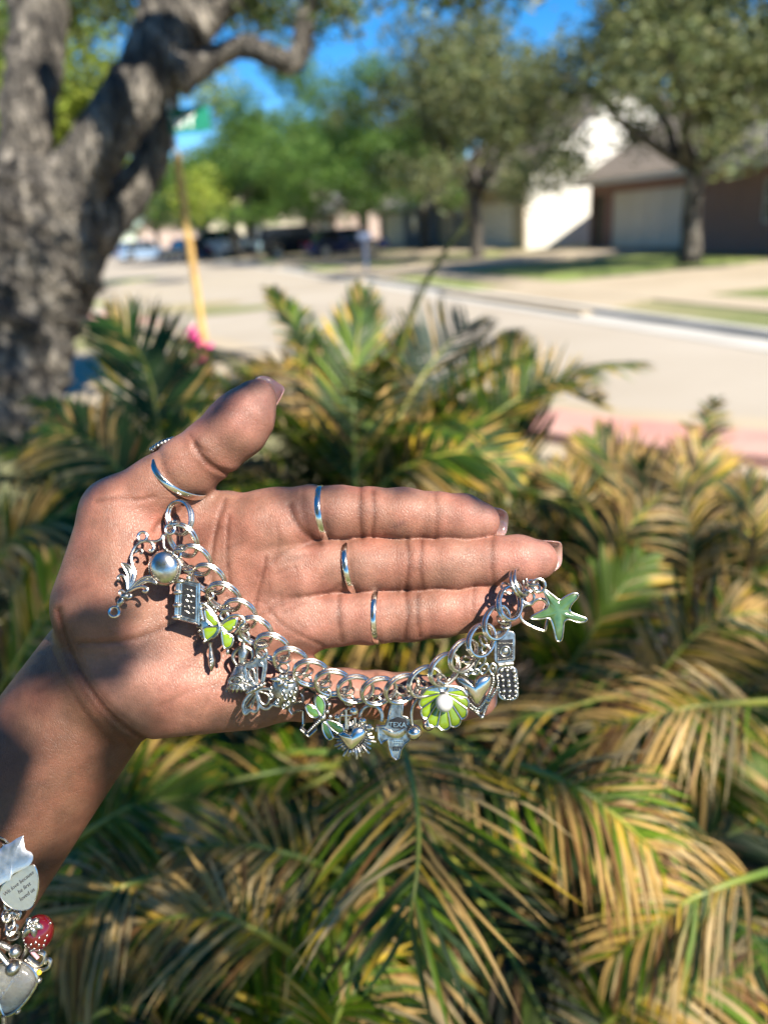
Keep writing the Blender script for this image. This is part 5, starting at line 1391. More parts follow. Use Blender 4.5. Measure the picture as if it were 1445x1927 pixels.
loop(ch, Z3(1010, 930), 7, 2.5, 4); jump(ch, *Z3(1020, 860), 2, R=9)
def winged(ch, wings, z, h, mat, rim=1.9, nm='wing', rimmat=None):
    for w in wings:
        q = smooth_poly(w, 4); mb = MB(); puff(mb, q, z, h, 2.5, 4); o = ch.build(mb, nm, mat)
        mb = MB(); mb.tube([v3(p, z + .6) for p in q], rim, 7, closed=True); ch.build(mb, 'rim', rimmat or m_ag, o)
ch = new('butterfly_charm', (*Z3(1140, 1090), 96), 'butterfly charm with lime green enamel wings in a silver rim')
winged(ch, [[Z3(*p) for p in w] for w in (((962, 1066), (1012, 1092), (1056, 1150), (1094, 1212), (1040, 1228), (976, 1165)), ((1088, 1240), (1040, 1234), (962, 1244), (946, 1280), (968, 1366), (1010, 1350), (1064, 1300)), ((1120, 1226), (1180, 1176), (1268, 1156), (1254, 1232), (1196, 1282), (1140, 1256)), ((1122, 1262), (1160, 1290), (1232, 1334), (1216, 1420), (1150, 1440), (1128, 1350)))], 0, 3.0, m_lime)
mb = MB(); tubeline(mb, [Z3(*p) for p in ((1098, 1206), (1056, 1122), (990, 1040), (925, 1012), (926, 1090), (945, 1170))], 0, 3.0); tubeline(mb, [Z3(*p) for p in ((1112, 1206), (1180, 1146), (1256, 1122), (1322, 1142), (1346, 1196), (1300, 1240), (1250, 1300))], 0, 3.0); ch.build(mb, 'edge', m_ag)
mb = MB(); P = [Z3(1098, 1195), Z3(1106, 1230), Z3(1106, 1260), Z3(1080, 1310), Z3(1040, 1345)]; mb.tube([v3(p, 3) for p in P], [3, 4.4, 4.2, 3, 1.6], 9); ch.build(mb, 'body', m_ag)
for k, p in enumerate(((955, 1380), (1180, 1480), (1240, 1240), (925, 1060), (930, 1150))):
    mb = MB(); a = Z3(*p); mb.ball((a[0], a[1], 0), 1, 9, 7, (3.4, 6 if k == 1 else 3.6, 3.4)); ch.build(mb, 'bead', m_ag)
loop(ch, Z3(1150, 1130), 7.5, 2.6, 0); jump(ch, *Z3(1155, 1050), 2, R=9)
# 6 gown -----------------------------------------------------------------------
ch = new('gown_charm', (*Z4(200, 345), 76), 'antique silver gown charm with bent sleeves behind the openwork butterfly')
loop(ch, Z4(200, 345), 10, 3.2, 0, m_ag2)
mb = MB(); mb.tube([v3(Z4(*p), 0) for p in ((196, 400), (196, 440), (196, 490), (192, 560), (190, 610))], [3.5, 5, 11, 8, 7], 12, flat=.6, fdir=(0, 0, 1)); ch.build(mb, 'bodice', m_ag2)
for pts in (((172, 452), (116, 500), (98, 556), (124, 612), (150, 640)), ((222, 452), (276, 480), (294, 540), (270, 590), (240, 610))):
    mb = MB(); tubeline(mb, [Z4(*p) for p in pts], 0, 3.6, taper=(4.6, 2.8)); ch.build(mb, 'sleeve', m_ag2)
mb = MB(); n = 40; rows = []
for j in range(7):
    t = j / 6; cx, cy = Z4(190 - 10 * t, 610 + 250 * t); w = 7 + 20 * t ** .8
    rows.append([Vector((cx + w * math.sin(-1.5 + 3.0 * k / (n - 1)) * (1.02 + .0 * t), cy + (5 * t) * math.sin(k * 1.6), (w * .5) * math.cos(-1.5 + 3.0 * k / (n - 1)) + 1.6 * t * math.sin(k * 1.6))) for k in range(n)])
vs = [v for r in rows for v in r]; mb.add(vs, [(j * n + k, j * n + k + 1, (j + 1) * n + k + 1, (j + 1) * n + k) for j in range(6) for k in range(n - 1)])
o = ch.build(mb, 'skirt', m_ag2, sharp=70); md = o.modifiers.new('t', 'SOLIDIFY'); md.thickness = 2.5 * S
for pts in (((120, 760), (150, 720), (200, 740), (160, 790)), ((60, 840), (110, 790), (180, 800), (220, 850)), ((230, 700), (250, 770), (300, 760))):
    mb = MB(); tubeline(mb, [Z4(*p) for p in pts], 15, 1.7); ch.build(mb, 'trim', m_ag)
jump(ch, *Z4(210, 260), 0, R=11)
# 7 openwork butterfly -----------------------------------------------------------
ch = new('butterfly_charm', (*Z4(375, 500), 88), 'plain silver butterfly charm with cut out wings')
for pts in (((322, 826), (250, 762), (214, 680), (228, 622), (300, 600), (322, 562), (378, 548), (414, 590), (410, 690), (384, 790)), ((312, 838), (200, 864), (124, 834), (60, 780), (112, 742), (182, 722), (252, 792)), ((342, 872), (430, 858), (524, 884), (584, 944), (590, 1002), (540, 1022), (480, 1010), (430, 1052), (372, 1036), (334, 960)), ((322, 886), (250, 920), (196, 1012), (212, 1102), (262, 1070), (320, 1078), (346, 1020))):
    q = smooth_poly([Z4(*p) for p in pts], 4); mb = MB(); mb.tube([v3(p, 0) for p in q], 3.4, 8, closed=True, flat=.7, fdir=(0, 0, 1)); ch.build(mb, 'wing', m_ag2)
for pts, r in ((((310, 812), (252, 716), (262, 668), (300, 680), (322, 812)), 2.4), (((336, 812), (330, 640)), 2.2), (((372, 790), (392, 650), (372, 600)), 2.0), (((290, 836), (190, 838), (140, 810), (170, 790), (280, 828)), 2.2), (((280, 816), (190, 760), (130, 760)), 2.0), (((352, 884), (430, 908), (450, 960), (420, 1008), (372, 990), (342, 920)), 2.4), (((440, 890), (500, 930), (520, 990)), 2.2), (((300, 904), (226, 1000), (226, 1040), (262, 1010), (318, 920)), 2.2), (((322, 920), (280, 1040)), 2.0)):
    mb = MB(); tubeline(mb, [Z4(*p) for p in pts], 0, r, 4); ch.build(mb, 'vein', m_ag2)
mb = MB(); plate(mb, smooth_poly([Z4(*p) for p in ((228, 640), (302, 602), (322, 566), (378, 552), (410, 590), (404, 640), (330, 640), (270, 660))], 3), -1.5, 1.5); plate(mb, smooth_poly([Z4(*p) for p in ((500, 890), (584, 946), (588, 1000), (540, 1018), (480, 1004), (510, 960))], 3), -1.5, 1.5); plate(mb, smooth_poly([Z4(*p) for p in ((200, 1030), (240, 1050), (300, 1060), (262, 1066), (212, 1098))], 3), -1.5, 1.5); ch.build(mb, 'wing_tip', m_ag2, bevel=.8)
mb = MB()
for t, r in ((0, 3.5), (.2, 4.6), (.4, 5.4), (.6, 5.2), (.8, 5.0), (1, 4.0)): mb.ball(v3(Z4(248 + 150 * t, 888 - 82 * t), 4), r, 10, 7, (1.5, 1, 1), Matrix.Rotation(-.5, 3, 'Z'))
ch.build(mb, 'body', m_ag2)
loop(ch, Z4(376, 512), 9.5, 3.0, 0, m_ag2); jump(ch, *Z4(382, 420), 0, R=12)
# 8 strawberry -------------------------------------------------------------------
ch = new('strawberry_charm', (*Z4(595, 640), 84), 'silver strawberry charm with ringed seeds and a star of leaves')
mb = MB(); n = 22; seg = 20; c = Z4(600, 890)
vs = []; fs = []
for i in range(n + 1):
    th = math.pi * i / n; yy = -30 * math.cos(th); rr = 30.5 * math.sin(th) ** .85 * (1.05 - .20 * (yy / 30 + 1) ** 1.2)
    for k in range(seg):
        a = 2 * math.pi * k / seg; vs.append(Vector((c[0] + rr * math.cos(a), c[1] + yy * 1.08, rr * .62 * math.sin(a))))
for i in range(n):
    for k in range(seg): fs.append((i * seg + k, i * seg + (k + 1) % seg, (i + 1) * seg + (k + 1) % seg, (i + 1) * seg + k))
mb.add(vs, fs); body = ch.build(mb, 'berry', m_ag2)
for p in ((595, 870), (712, 856), (620, 916), (668, 884), (694, 942), (640, 980), (480, 922), (600, 1010), (470, 850), (540, 960)):
    a = Z4(*p); x = (a[0] - c[0]) / 30; y = (a[1] - c[1]) / 32; zz = 19 * math.sqrt(max(.05, 1 - x * x - .75 * y * y))
    mb = MB(); mb.tube([Vector((a[0] + 2.6 * math.cos(q), a[1] + 4.2 * math.sin(q), zz + .4)) for q in [2 * math.pi * i / 12 for i in range(12)]], 1.1, 6, closed=True); o = ch.build(mb, 'seed', m_ag, body)
    mb = MB(); mb.ball((a[0], a[1], zz - .6), 1, 8, 6, (2.3, 3.8, 1.6)); ch.build(mb, 'seed_pit', m_ox, body)
for (x, y) in ((560, 690), (640, 690), (720, 770), (640, 850), (540, 820), (465, 745)):
    mb = MB(); lozenge(mb, Z4(597, 755), Z4(x, y), 5.5, 15, 5); ch.build(mb, 'leaf', m_ag)
loop(ch, Z4(595, 645), 9, 2.8, 6, m_ag2); jump(ch, *Z4(598, 568), 4, R=11)
# 9 cross -------------------------------------------------------------------------
ch = new('cross_charm', (*Z4(815, 770), 70), 'openwork cross charm outlined in dark and silver between strawberry and dragonfly')
cr = [Z4(*p) for p in ((778, 862), (815, 826), (858, 866), (906, 884), (884, 930), (880, 985), (950, 985), (990, 940), (1020, 1000), (1010, 1060), (950, 1085), (896, 1080), (896, 1226), (910, 1250), (830, 1322), (748, 1250), (780, 1212), (780, 1070), (706, 1075), (668, 1106), (640, 1066), (650, 1010), (712, 985), (772, 982), (770, 930), (750, 896))]
mb = MB(); tubeline(mb, cr, 0, 2.5, 0, True, 6); ch.build(mb, 'outline', m_ag)
c = np.mean(cr, 0); mb = MB(); tubeline(mb, [tuple(c + (np.array(p) - c) * .90) for p in cr], -.5, 3.0, 0, True, 6); ch.build(mb, 'inlay', m_ox)
loop(ch, Z4(812, 780), 8.5, 2.7, 0); jump(ch, *Z4(812, 690), 0, R=11)
# 10 dragonfly ----------------------------------------------------------------------
ch = new('dragonfly_charm', (*Z4(1005, 890), 84), 'dragonfly charm with leaf green enamel wings')
winged(ch, [[Z4(*p) for p in w] for w in (((905, 932), (950, 930), (988, 1010), (976, 1104), (950, 1112), (898, 1020)), ((804, 1030), (832, 1008), (902, 1048), (932, 1120), (872, 1134), (820, 1086)), ((1002, 1162), (1084, 1178), (1152, 1220), (1172, 1272), (1120, 1292), (1040, 1232)), ((968, 1180), (1012, 1208), (1050, 1290), (1066, 1332), (1020, 1348), (972, 1272)))], 0, 2.6, m_leafg, 1.9)
mb = MB()
for i in range(9):
    t = i / 8; mb.ball(v3(Z4(950 - 125 * t, 1150 + 122 * t), 2), 4.6 - 1.7 * t, 9, 7)
mb.ball(v3(Z4(968, 1132), 3), 6, 10, 8); mb.ball(v3(Z4(985, 1115), 3), 3.6, 8, 6); ch.build(mb, 'body', m_ag)
for p in ((1000, 960), (1030, 1010), (1010, 1080), (1040, 1130)):
    mb = MB(); mb.ball(v3(Z4(*p), -2), 5, 9, 7); ch.build(mb, 'bead', m_ag)
loop(ch, Z4(1005, 905), 8, 2.7, 0); jump(ch, *Z4(992, 810), 2, R=11)
# 11 flaming heart --------------------------------------------------------------------
ch = new('heart_charm', (*Z4(1215, 970), 80), 'puffed silver heart charm with a ruffled edge and a cross on top')
hc = Z4(1275, 1330)
for i in range(30):
    a = 2 * math.pi * i / 30; r0, r1 = 20, 37 + 4.5 * math.sin(i * 2.1)
    if abs(((a - 4.3 + math.pi) % (2 * math.pi)) - math.pi) < .55: r1 *= .8
    mb = MB(); mb.tube([Vector((hc[0] + r * math.cos(a), hc[1] + r * math.sin(a), -2 + 2.5 * q)) for r, q in ((r0, 0), ((r0 + r1) / 2, 1), (r1, .3))], [1.8, 3.4, 2.6], 7); ch.build(mb, 'ruffle', m_ag2)
mb = MB(); puff(mb, [(hc[0] + 33 * math.cos(a), hc[1] + 33 * math.sin(a)) for a in [2 * math.pi * i / 30 for i in range(30)]], -5, 2, 1.5, 3); ch.build(mb, 'backing', m_ox)
heart = smooth_poly([Z4(*p) for p in ((1238, 1452), (1150, 1362), (1106, 1290), (1160, 1252), (1232, 1268), (1262, 1222), (1318, 1204), (1374, 1226), (1396, 1290), (1340, 1384))], 5)
mb = MB(); puff(mb, heart, 2, 13, 4, 9, Z4(1262, 1320)); ch.build(mb, 'heart', m_ag3, sharp=75)
mb = MB(); tubeline(mb, [Z4(1195, 1050), Z4(1195, 1235)], 6, 2.6, 0); tubeline(mb, [Z4(1140, 1112), Z4(1250, 1108)], 6, 2.4, 0); ch.build(mb, 'cross', m_ag)
for p, r in (((1270, 1070), 9), ((1355, 1165), 8), ((1420, 1230), 7), ((1110, 1130), 7)):
    mb = MB(); a = Z4(*p); mb.ball((a[0], a[1], 2), 1, 8, 6, (r, r * .9, 6), Matrix.Rotation(.5, 3, 'Z')); ch.build(mb, 'jewel', m_ag3, sharp=20)
for pts in (((1150, 1230), (1130, 1160), (1160, 1080), (1230, 1040)), ((1240, 1230), (1280, 1190), (1280, 1130)), ((1210, 1240), (1205, 1180), (1230, 1130))):
    mb = MB(); tubeline(mb, [Z4(*p) for p in pts], 3, 2.6); ch.build(mb, 'flame', m_ag2)
loop(ch, Z4(1222, 965), 9, 2.9, 0); jump(ch, *Z4(1208, 880), 0, R=12)
# 12 cuff ----------------------------------------------------------------------------
ch = new('cuff_charm', (*Z5(360, 605), 66), 'hoop shaped cuff charm half hidden between the ruffled heart and the state map')
c = Z5(300, 770); mb = MB()
mb.tube([Vector((c[0] + 21 * math.cos(a), c[1] + 22 * math.sin(a), 0)) for a in [math.radians(175 + 205 * i / 24) for i in range(25)]], 4.0, 9, flat=.8, fdir=(0, 0, 1)); ch.build(mb, 'hoop', m_ag2)
mb = MB()
for p, d in (((362, 880), (8, 13, 8)), ((385, 950), (10, 13, 7)), ((402, 1010), (7, 8, 6))): mb.box(v3(Z5(*p), 0), d, Matrix.Rotation(.25, 3, 'Z'))
ch.build(mb, 'clasp', m_ag2, bevel=1.2)
loop(ch, Z5(360, 615), 7.5, 2.6, 0); jump(ch, *Z5(350, 530), 0, R=11)
# 13 state map ------------------------------------------------------------------------
ch = new('map_charm', (*Z5(580, 590), 80), 'silver charm in the outline of Texas with raised lettering')
tx = [Z5(*p) for p in ((500, 640), (566, 618), (606, 640), (598, 756), (640, 772), (680, 790), (688, 860), (694, 930), (672, 1000), (630, 1030), (592, 1086), (572, 1170), (545, 1186), (505, 1150), (476, 1070), (462, 990), (430, 1000), (400, 1028), (372, 980), (364, 860), (440, 856), (466, 800), (480, 720))]
mb = MB(); plate(mb, tx, -4, 0); ch.build(mb, 'plate', m_ag2, bevel=1)
mb = MB(); tubeline(mb, tx, 0, 1.9, 0, True, 6); ch.build(mb, 'border', m_ag)
mb = MB(); plate(mb, [Z5(*p) for p in ((478, 800), (560, 768), (640, 790), (664, 856), (600, 884), (520, 880), (470, 850))], 0, .7); pn = ch.build(mb, 'panel', m_ox)
text_part(ch, 'TEXAS', Z5(572, 846), 13.5, .02, 1.2, m_ag, depth=.7, parent=pn)
mb = MB(); puff(mb, smooth_poly([Z5(*p) for p in ((400, 880), (450, 880), (500, 905), (560, 905), (640, 870), (636, 930), (580, 972), (510, 972), (440, 940))], 3), .3, 3, 1, 4); ch.build(mb, 'banner', m_ag)
mb = MB(); plate(mb, [Z5(*p) for p in ((512, 996), (612, 992), (600, 1046), (518, 1048))], 0, .6); pn = ch.build(mb, 'panel', m_ag)
mb = MB()
for i in range(6):
    for y in (1008, 1030): a = Z5(524 + 15 * i, y); mb.box((a[0], a[1], .8), (1.6, 2.4, .8))
ch.build(mb, 'embossing', m_ox, pn)
for k in range(7):
    mb = MB(); a = Z5(520 + 22 * (k % 4), 1068 + 22 * (k // 4)); mb.ball((a[0], a[1], .4), 2.0, 7, 5); ch.build(mb, 'embossing', m_ox, pn)
loop(ch, Z5(578, 588), 6.5, 2.5, 0, m_ag2); jump(ch, *Z5(588, 510), 0, R=12, rot=.5)
# 14 barbell ----------------------------------------------------------------------------
ch = new('barbell_charm', (*Z5(785, 540), 86), 'curved bar charm with a polished ball at each end')
mb = MB(); tubeline(mb, [Z5(*p) for p in ((702, 850), (692, 760), (706, 670), (748, 604), (792, 580), (838, 620), (862, 710), (862, 800))], 0, 3.2, sides=10); ch.build(mb, 'bar', m_ag)
for p, r, z0 in (((716, 916), 15.2, 2), ((860, 862), 12.0, -12)):
    mb = MB(); mb.ball(v3(Z5(*p), z0), r, 24, 16); ch.build(mb, 'ball', m_ag3)
loop(ch, Z5(790, 535), 8, 2.7, 0); jump(ch, *Z5(795, 455), 0, R=10)
# 15 shell ---------------------------------------------------------------------------------
ch = new('shell_charm', (*Z5(1005, 470), 92), 'lime green enamel scallop shell charm holding a pearl')
top = np.array(Z5(1008, 530)); N = 9; fan = []
for i in range(N):
    a0 = math.radians(188 - 196 * i / N); a1 = math.radians(188 - 196 * (i + 1) / N)
    def edge(a): return 41.5 * (1 + .66 * max(0, math.sin(a)) ** 1.4)
    pts = []
    for q in range(7):
        a = a0 + (a1 - a0) * (.07 + .86 * q / 6); r = edge(a) * (1 - .075 * abs(2 * q / 6 - 1) ** 2.2); pts.append((top[0] + r * math.cos(a), top[1] + r * math.sin(a)))
    am = (a0 + a1) / 2
    pts += [(top[0] + 9 * math.cos(a1 + .06), top[1] + 9 * math.sin(a1 + .06)), (top[0] + 9 * math.cos(a0 - .06), top[1] + 9 * math.sin(a0 - .06))]
    mb = MB(); puff(mb, pts, 0, 2.6, 1.5, 4); ch.build(mb, 'enamel', m_lime)
    fan.append((a0, a1))
out = []
for i in range(N):
    a0, a1 = fan[i]
    for q in range(6):
        a = a0 + (a1 - a0) * q / 6; r = edge(a) * (1.03 - .085 * abs(2 * q / 6 - 1) ** 2.2); out.append((top[0] + r * math.cos(a), top[1] + r * math.sin(a)))
mb = MB(); plate(mb, out + [(top[0] + 30, top[1] - 8), (top[0], top[1] - 13), (top[0] - 30, top[1] - 8)], -5, -.6); ch.build(mb, 'shell', m_ag, bevel=1)
mb = MB(); tubeline(mb, out, 0, 1.9, 0, False, 7); ch.build(mb, 'rim', m_ag)
for i in range(1, N):
    a = fan[i][0]; mb = MB(); r = edge(a) * .96; mb.tube([Vector((top[0] + q * math.cos(a), top[1] + q * math.sin(a), 1.4)) for q in (8, r * .5, r)], [.9, 1.3, 1.8], 6); ch.build(mb, 'rib', m_ag)
mb = MB(); tubeline(mb, [tuple(top + np.array(p)) for p in ((-42, 4), (-30, -8), (0, -13), (30, -8), (42, 4))], 1, 3.2); ch.build(mb, 'hinge', m_ag)
mb = MB(); a = Z5(1004, 620); mb.ball((a[0], a[1], 11), 16.8, 28, 18); ch.build(mb, 'pearl', m_pearl)
loop(ch, Z5(1005, 480), 8, 2.7, 0); jump(ch, *Z5(985, 400), 0, R=11, rot=.6)
# 16 beaded heart --------------------------------------------------------------------------
ch = new('heart_charm', (*Z6(200, 940), 76), 'smooth silver heart charm with a bow and a beaded pointed frame')
h2 = smooth_poly([Z6(*p) for p in ((214, 1490), (110, 1392), (10, 1282), (-30, 1200), (20, 1164), (90, 1190), (152, 1268), (196, 1196), (270, 1158), (350, 1172), (356, 1262), (290, 1380))], 5)
mb = MB(); puff(mb, h2, 0, 13, 3, 9, Z6(180, 1300)); ch.build(mb, 'heart', m_ag3, sharp=75)
def beads(pts, n, r, z):
    P = [np.array(p) for p in fine(pts, 8)]; L = np.concatenate([[0], np.cumsum([np.linalg.norm(b_ - a_) for a_, b_ in zip(P[:-1], P[1:])])])
    mb = MB()
    for i in range(n):
        s = L[-1] * i / (n - 1); mb.ball((np.interp(s, L, [p[0] for p in P]), np.interp(s, L, [p[1] for p in P]), z), r, 9, 7)
    ch.build(mb, 'beading', m_ag)
beads([Z6(*p) for p in ((376, 1150), (376, 1250), (318, 1390), (222, 1518), (140, 1470), (80, 1420), (0, 1330))], 30, 2.9, 0)
beads([Z6(*p) for p in ((420, 1180), (424, 1290), (350, 1420), (296, 1520), (258, 1606), (180, 1540), (100, 1490), (40, 1430))], 30, 3.2, -2)
beads([Z6(*p) for p in ((-60, 1180), (-20, 1140), (40, 1140), (110, 1180))], 9, 2.8, 0)
for p in ((258, 1606), (320, 1440), (108, 1488)):
    mb = MB(); mb.ball(v3(Z6(*p), 0), 5, 10, 8); ch.build(mb, 'bead', m_ag)
mb = MB(); tubeline(mb, [Z6(*p) for p in ((400, 1230), (330, 1400), (240, 1560), (120, 1450))], -3, 2.6, 4); ch.build(mb, 'frame', m_ag2)
for pts in (((170, 1110), (200, 1030), (250, 968), (286, 980), (270, 1040), (210, 1096)), ((160, 1120), (100, 1096), (66, 1130), (100, 1158)), ((176, 1100), (150, 1140), (200, 1150), (222, 1110)), ((236, 1120), (250, 1066), (296, 1044), (318, 1080), (290, 1130), (254, 1146)), ((330, 1100), (352, 1044), (390, 1060), (394, 1110), (362, 1150))):
    q = smooth_poly([Z6(*p) for p in pts], 4); mb = MB(); mb.tube([v3(p, 8) for p in q], 2.4, 7, closed=True); o = ch.build(mb, 'bow', m_ag)
    mb = MB(); a = np.mean(q, 0); mb.ball((a[0], a[1], 6), 3.2, 9, 7); ch.build(mb, 'bead', m_ag2)
loop(ch, Z6(295, 900), 8, 2.8, 2); jump(ch, *Z6(90, 1000), 8, R=9); jump(ch, *Z6(275, 815), 2, R=11, rot=.9)
# 17 flip phone ------------------------------------------------------------------------------
ch = new('phone_charm', (*Z6(490, 640), 66), 'open flip phone charm with a dark screen and beaded keys')
def rrect(x0, y0, x1, y1, r, sk=0.0):
    P = []
    for cx, cy, a0 in ((x1 - r, y1 - r, 0), (x0 + r, y1 - r, 90), (x0 + r, y0 + r, 180), (x1 - r, y0 + r, 270)):
        for k in range(5): a = math.radians(a0 + 22.5 * k); P.append((cx + r * math.cos(a), cy + r * math.sin(a)))
    my = (y0 + y1) / 2
    return [Z6(x + sk * (y - my) , y) for x, y in P]
mb = MB(); plate(mb, rrect(382, 702, 606, 1052, 60, -.02), -6, 2); ch.build(mb, 'lid', m_ag2, bevel=1.5)
mb = MB(); plate(mb, [Z6(*p) for p in ((414, 806), (578, 790), (584, 1000), (416, 1024))], 2, 2.8); sc_ = ch.build(mb, 'screen', m_ox)
for i in range(9):
    for (x, y) in ((426 + 18 * i, 832), (426 + 18 * i, 1006 - 2 * i)):
        mb = MB(); mb.ball(v3(Z6(x, y), 3), 1.6, 7, 5); ch.build(mb, 'dot', m_ag, sc_)
for i in range(6):
    for x in (426, 570):
        mb = MB(); mb.ball(v3(Z6(x, 860 + 25 * i), 3), 1.6, 7, 5); ch.build(mb, 'dot', m_ag, sc_)
mb = MB(); mb.tube(ringpts(v3(Z6(500, 918), 3.2), 9.5, 20), 1.6, 6, closed=True); ch.build(mb, 'motif', m_ag, sc_)
mb = MB(); puff(mb, [(Z6(500, 918)[0] + 6 * math.cos(a), Z6(500, 918)[1] + 6 * math.sin(a)) for a in [2 * math.pi * i / 16 for i in range(16)]], 2.8, 2, .5, 3); ch.build(mb, 'motif', m_ag2, sc_)
mb = MB(); tubeline(mb, [Z6(430, 1064), Z6(585, 1046)], 0, 5.0, 0); ch.build(mb, 'hinge', m_ag2)
mb = MB(); plate(mb, [(x + .7, y) for x, y in rrect(412, 1072, 634, 1436, 70, .06)], -6, 1); bs = ch.build(mb, 'base', m_ag2, bevel=1.5)
mb = MB(); plate(mb, rrect(436, 1096, 614, 1410, 50, .06), 1, 1.8); pad = ch.build(mb, 'keypad', m_ox)
r_ = random.Random(4)
for i in range(6):
    for j in range(3):
        mb = MB(); mb.ball(v3(Z6(462 + 62 * j + 4 * i + r_.uniform(-7, 7), 1124 + 52 * i + r_.uniform(-8, 8)), 2.2), r_.uniform(3.4, 4.6), 9, 7); ch.build(mb, 'key', m_ag, pad)
for i in range(22):
    a = 2 * math.pi * i / 22; mb = MB(); mb.ball(v3(Z6(526 + 104 * math.cos(a) + .06 * 175 * math.sin(a), 1254 + 170 * math.sin(a)), 1.6), 2.6, 8, 6); ch.build(mb, 'bead', m_ag)
loop(ch, Z6(508, 664), 6.5, 2.6, 0, m_ag2); jump(ch, *Z6(478, 590), 2, R=12, rot=.2); jump(ch, *Z6(500, 640), 4, R=9, tilt=.9)
# 18 open heart and 19 starfish ------------------------------------------------------------------
ch = new('heart_charm', (*Z6(740, 350), 56), 'open wire heart charm behind the green starfish')
mb = MB(); q = smooth_poly([Z6(*p) for p in ((772, 428), (706, 440), (660, 500), (664, 572), (716, 628), (810, 676), (896, 704), (918, 690), (936, 620), (952, 520), (940, 430), (904, 382), (850, 374), (800, 400))], 4)
mb.tube([v3(p, 0) for p in q], 3.3, 9, closed=True); ch.build(mb, 'wire', m_ag)
loop(ch, Z6(740, 356), 11.5, 2.8, 0); jump(ch, *Z6(670, 318), 0, R=9)
ch = new('starfish_charm', (*Z6(850, 240), 66), 'green enamel starfish charm at the end of the bracelet')
star = smooth_poly([Z6(*p) for p in ((892, 272), (940, 290), (1010, 345), (1072, 384), (1130, 350), (1205, 316), (1258, 322), (1250, 362), (1200, 420), (1172, 480), (1200, 520), (1290, 556), (1348, 580), (1336, 610), (1260, 618), (1170, 586), (1116, 612), (1106, 690), (1092, 790), (1064, 816), (1034, 796), (1012, 700), (980, 600), (940, 572), (850, 585), (772, 578), (790, 548), (880, 500), (944, 460), (950, 400), (920, 330))], 3)
mb = MB(); puff(mb, star, 0, 5.0, 3, 6, Z6(1055, 510), .6); ch.build(mb, 'enamel', m_mint)
mb = MB(); mb.tube([v3(p, .3) for p in star], 2.0, 7, closed=True); ch.build(mb, 'rim', m_ag)
mb = MB(); plate(mb, star, -5.5, -3.0); ch.build(mb, 'back', m_ag2, bevel=.5)
loop(ch, Z6(850, 232), 12.5, 2.9, 0); jump(ch, *Z6(790, 205), 0, R=9)

# ---------------------------------------------------------------- the second bracelet on the forearm
G2 = 'charms hanging from the bracelet on the forearm'
ch = Charm('wrist_chain', (*Z7(20, 900), 92), 'dark silver chain of the second bracelet on the forearm', 'bracelet')
for i in range(9):
    x, y = (60 + 22 * i, 905 + 10 * math.sin(i * 2.2)) if i < 6 else (100 + 16 * (i - 6), 990 + 55 * (i - 6)); a = Z7(x, y)
    mb = MB(); rot = i * 1.1; mb.tube(ringpts((a[0], a[1], 0), 8, 16, (math.cos(rot), math.sin(rot), .4), (-math.sin(rot), math.cos(rot), .6)), 2.6, 7, closed=True); ch.build(mb, 'link', m_ag2)
ch = Charm('ear_wire', (*Z7(0, 180), 92), 'thin silver wire loop at the left edge above the tulip charm', 'wire')
mb = MB(); tubeline(mb, [Z7(*p) for p in ((-60, 165), (0, 176), (50, 200), (82, 236), (60, 260), (30, 240))], 0, 2.2); ch.build(mb, 'wire', m_ag)
ch = new('tulip_charm', (*Z7(40, 250), 112), 'smooth bright tulip shaped silver plate on the forearm', G2, -.24)
tp = smooth_poly([Z7(*p) for p in ((-120, 330), (0, 290), (40, 250), (92, 236), (150, 195), (212, 168), (214, 186), (226, 232), (248, 290), (306, 318), (324, 372), (296, 428), (220, 470), (150, 505), (136, 552), (96, 566), (0, 620), (-120, 640))], 3)
mb = MB(); puff(mb, tp, 0, 2.5, 2.5, 6, None, .5); ch.build(mb, 'plate', silver('satin_silver', (.84, .83, .82), .34, .08, .12), bevel=.6)
ch = new('disc_charm', (*Z7(60, 820), 104), 'oval silver disc engraved with a line of script below the tulip', G2)
dp = smooth_poly([Z7(*p) for p in ((2, 700), (30, 630), (80, 575), (180, 490), (300, 432), (340, 470), (362, 560), (362, 650), (336, 760), (296, 836), (220, 860), (140, 850), (60, 800), (20, 750))], 4)
mb = MB(); plate(mb, dp, -2, 1.0); dsk = ch.build(mb, 'disc', silver('brushed_silver', (.72, .71, .69), .32, .1, .15), bevel=.8)
mb = MB(); tubeline(mb, dp, 0, 1.4, 0, True, 6); ch.build(mb, 'rim', m_ag)
for s, p, sz in (('We love because', (178, 608), 10.2), ('he first', (232, 650), 10.2), ('loved us', (258, 712), 10.2)):
    text_part(ch, s, Z7(*p), sz, -.66, 1.25, m_ox, 'engraving', .35, dsk, shear=.25)
loop(ch, Z7(75, 830), 7, 2.6, -3, m_ag2)
ch = new('strawberry_charm', (*Z7(345, 900), 104), 'glossy red strawberry charm with silver leaves and dots on the forearm', G2)
c = Z7(362, 1070); mb = MB(); mb.ball((c[0], c[1], 0), 1, 26, 18, (28.5, 33, 22), Matrix.Rotation(.25, 3, 'Z')); o = ch.build(mb, 'berry', m_redn)
for p in ((420, 1060), (475, 1060), (346, 1120), (414, 1128), (448, 1146), (366, 1170), (262, 1170), (300, 1030), (330, 1200), (400, 1200), (484, 970), (460, 1100), (390, 1100), (290, 1130), (268, 1095)):
    a = Z7(*p); x, y = (a[0] - c[0]) / 28.5, (a[1] - c[1]) / 33; zz = 22 * math.sqrt(max(.03, 1 - x * x - y * y)); mb = MB(); mb.ball((a[0], a[1], zz), 1, 8, 6, (2.2, 3.0, 2)); ch.build(mb, 'dot', m_ag, o)
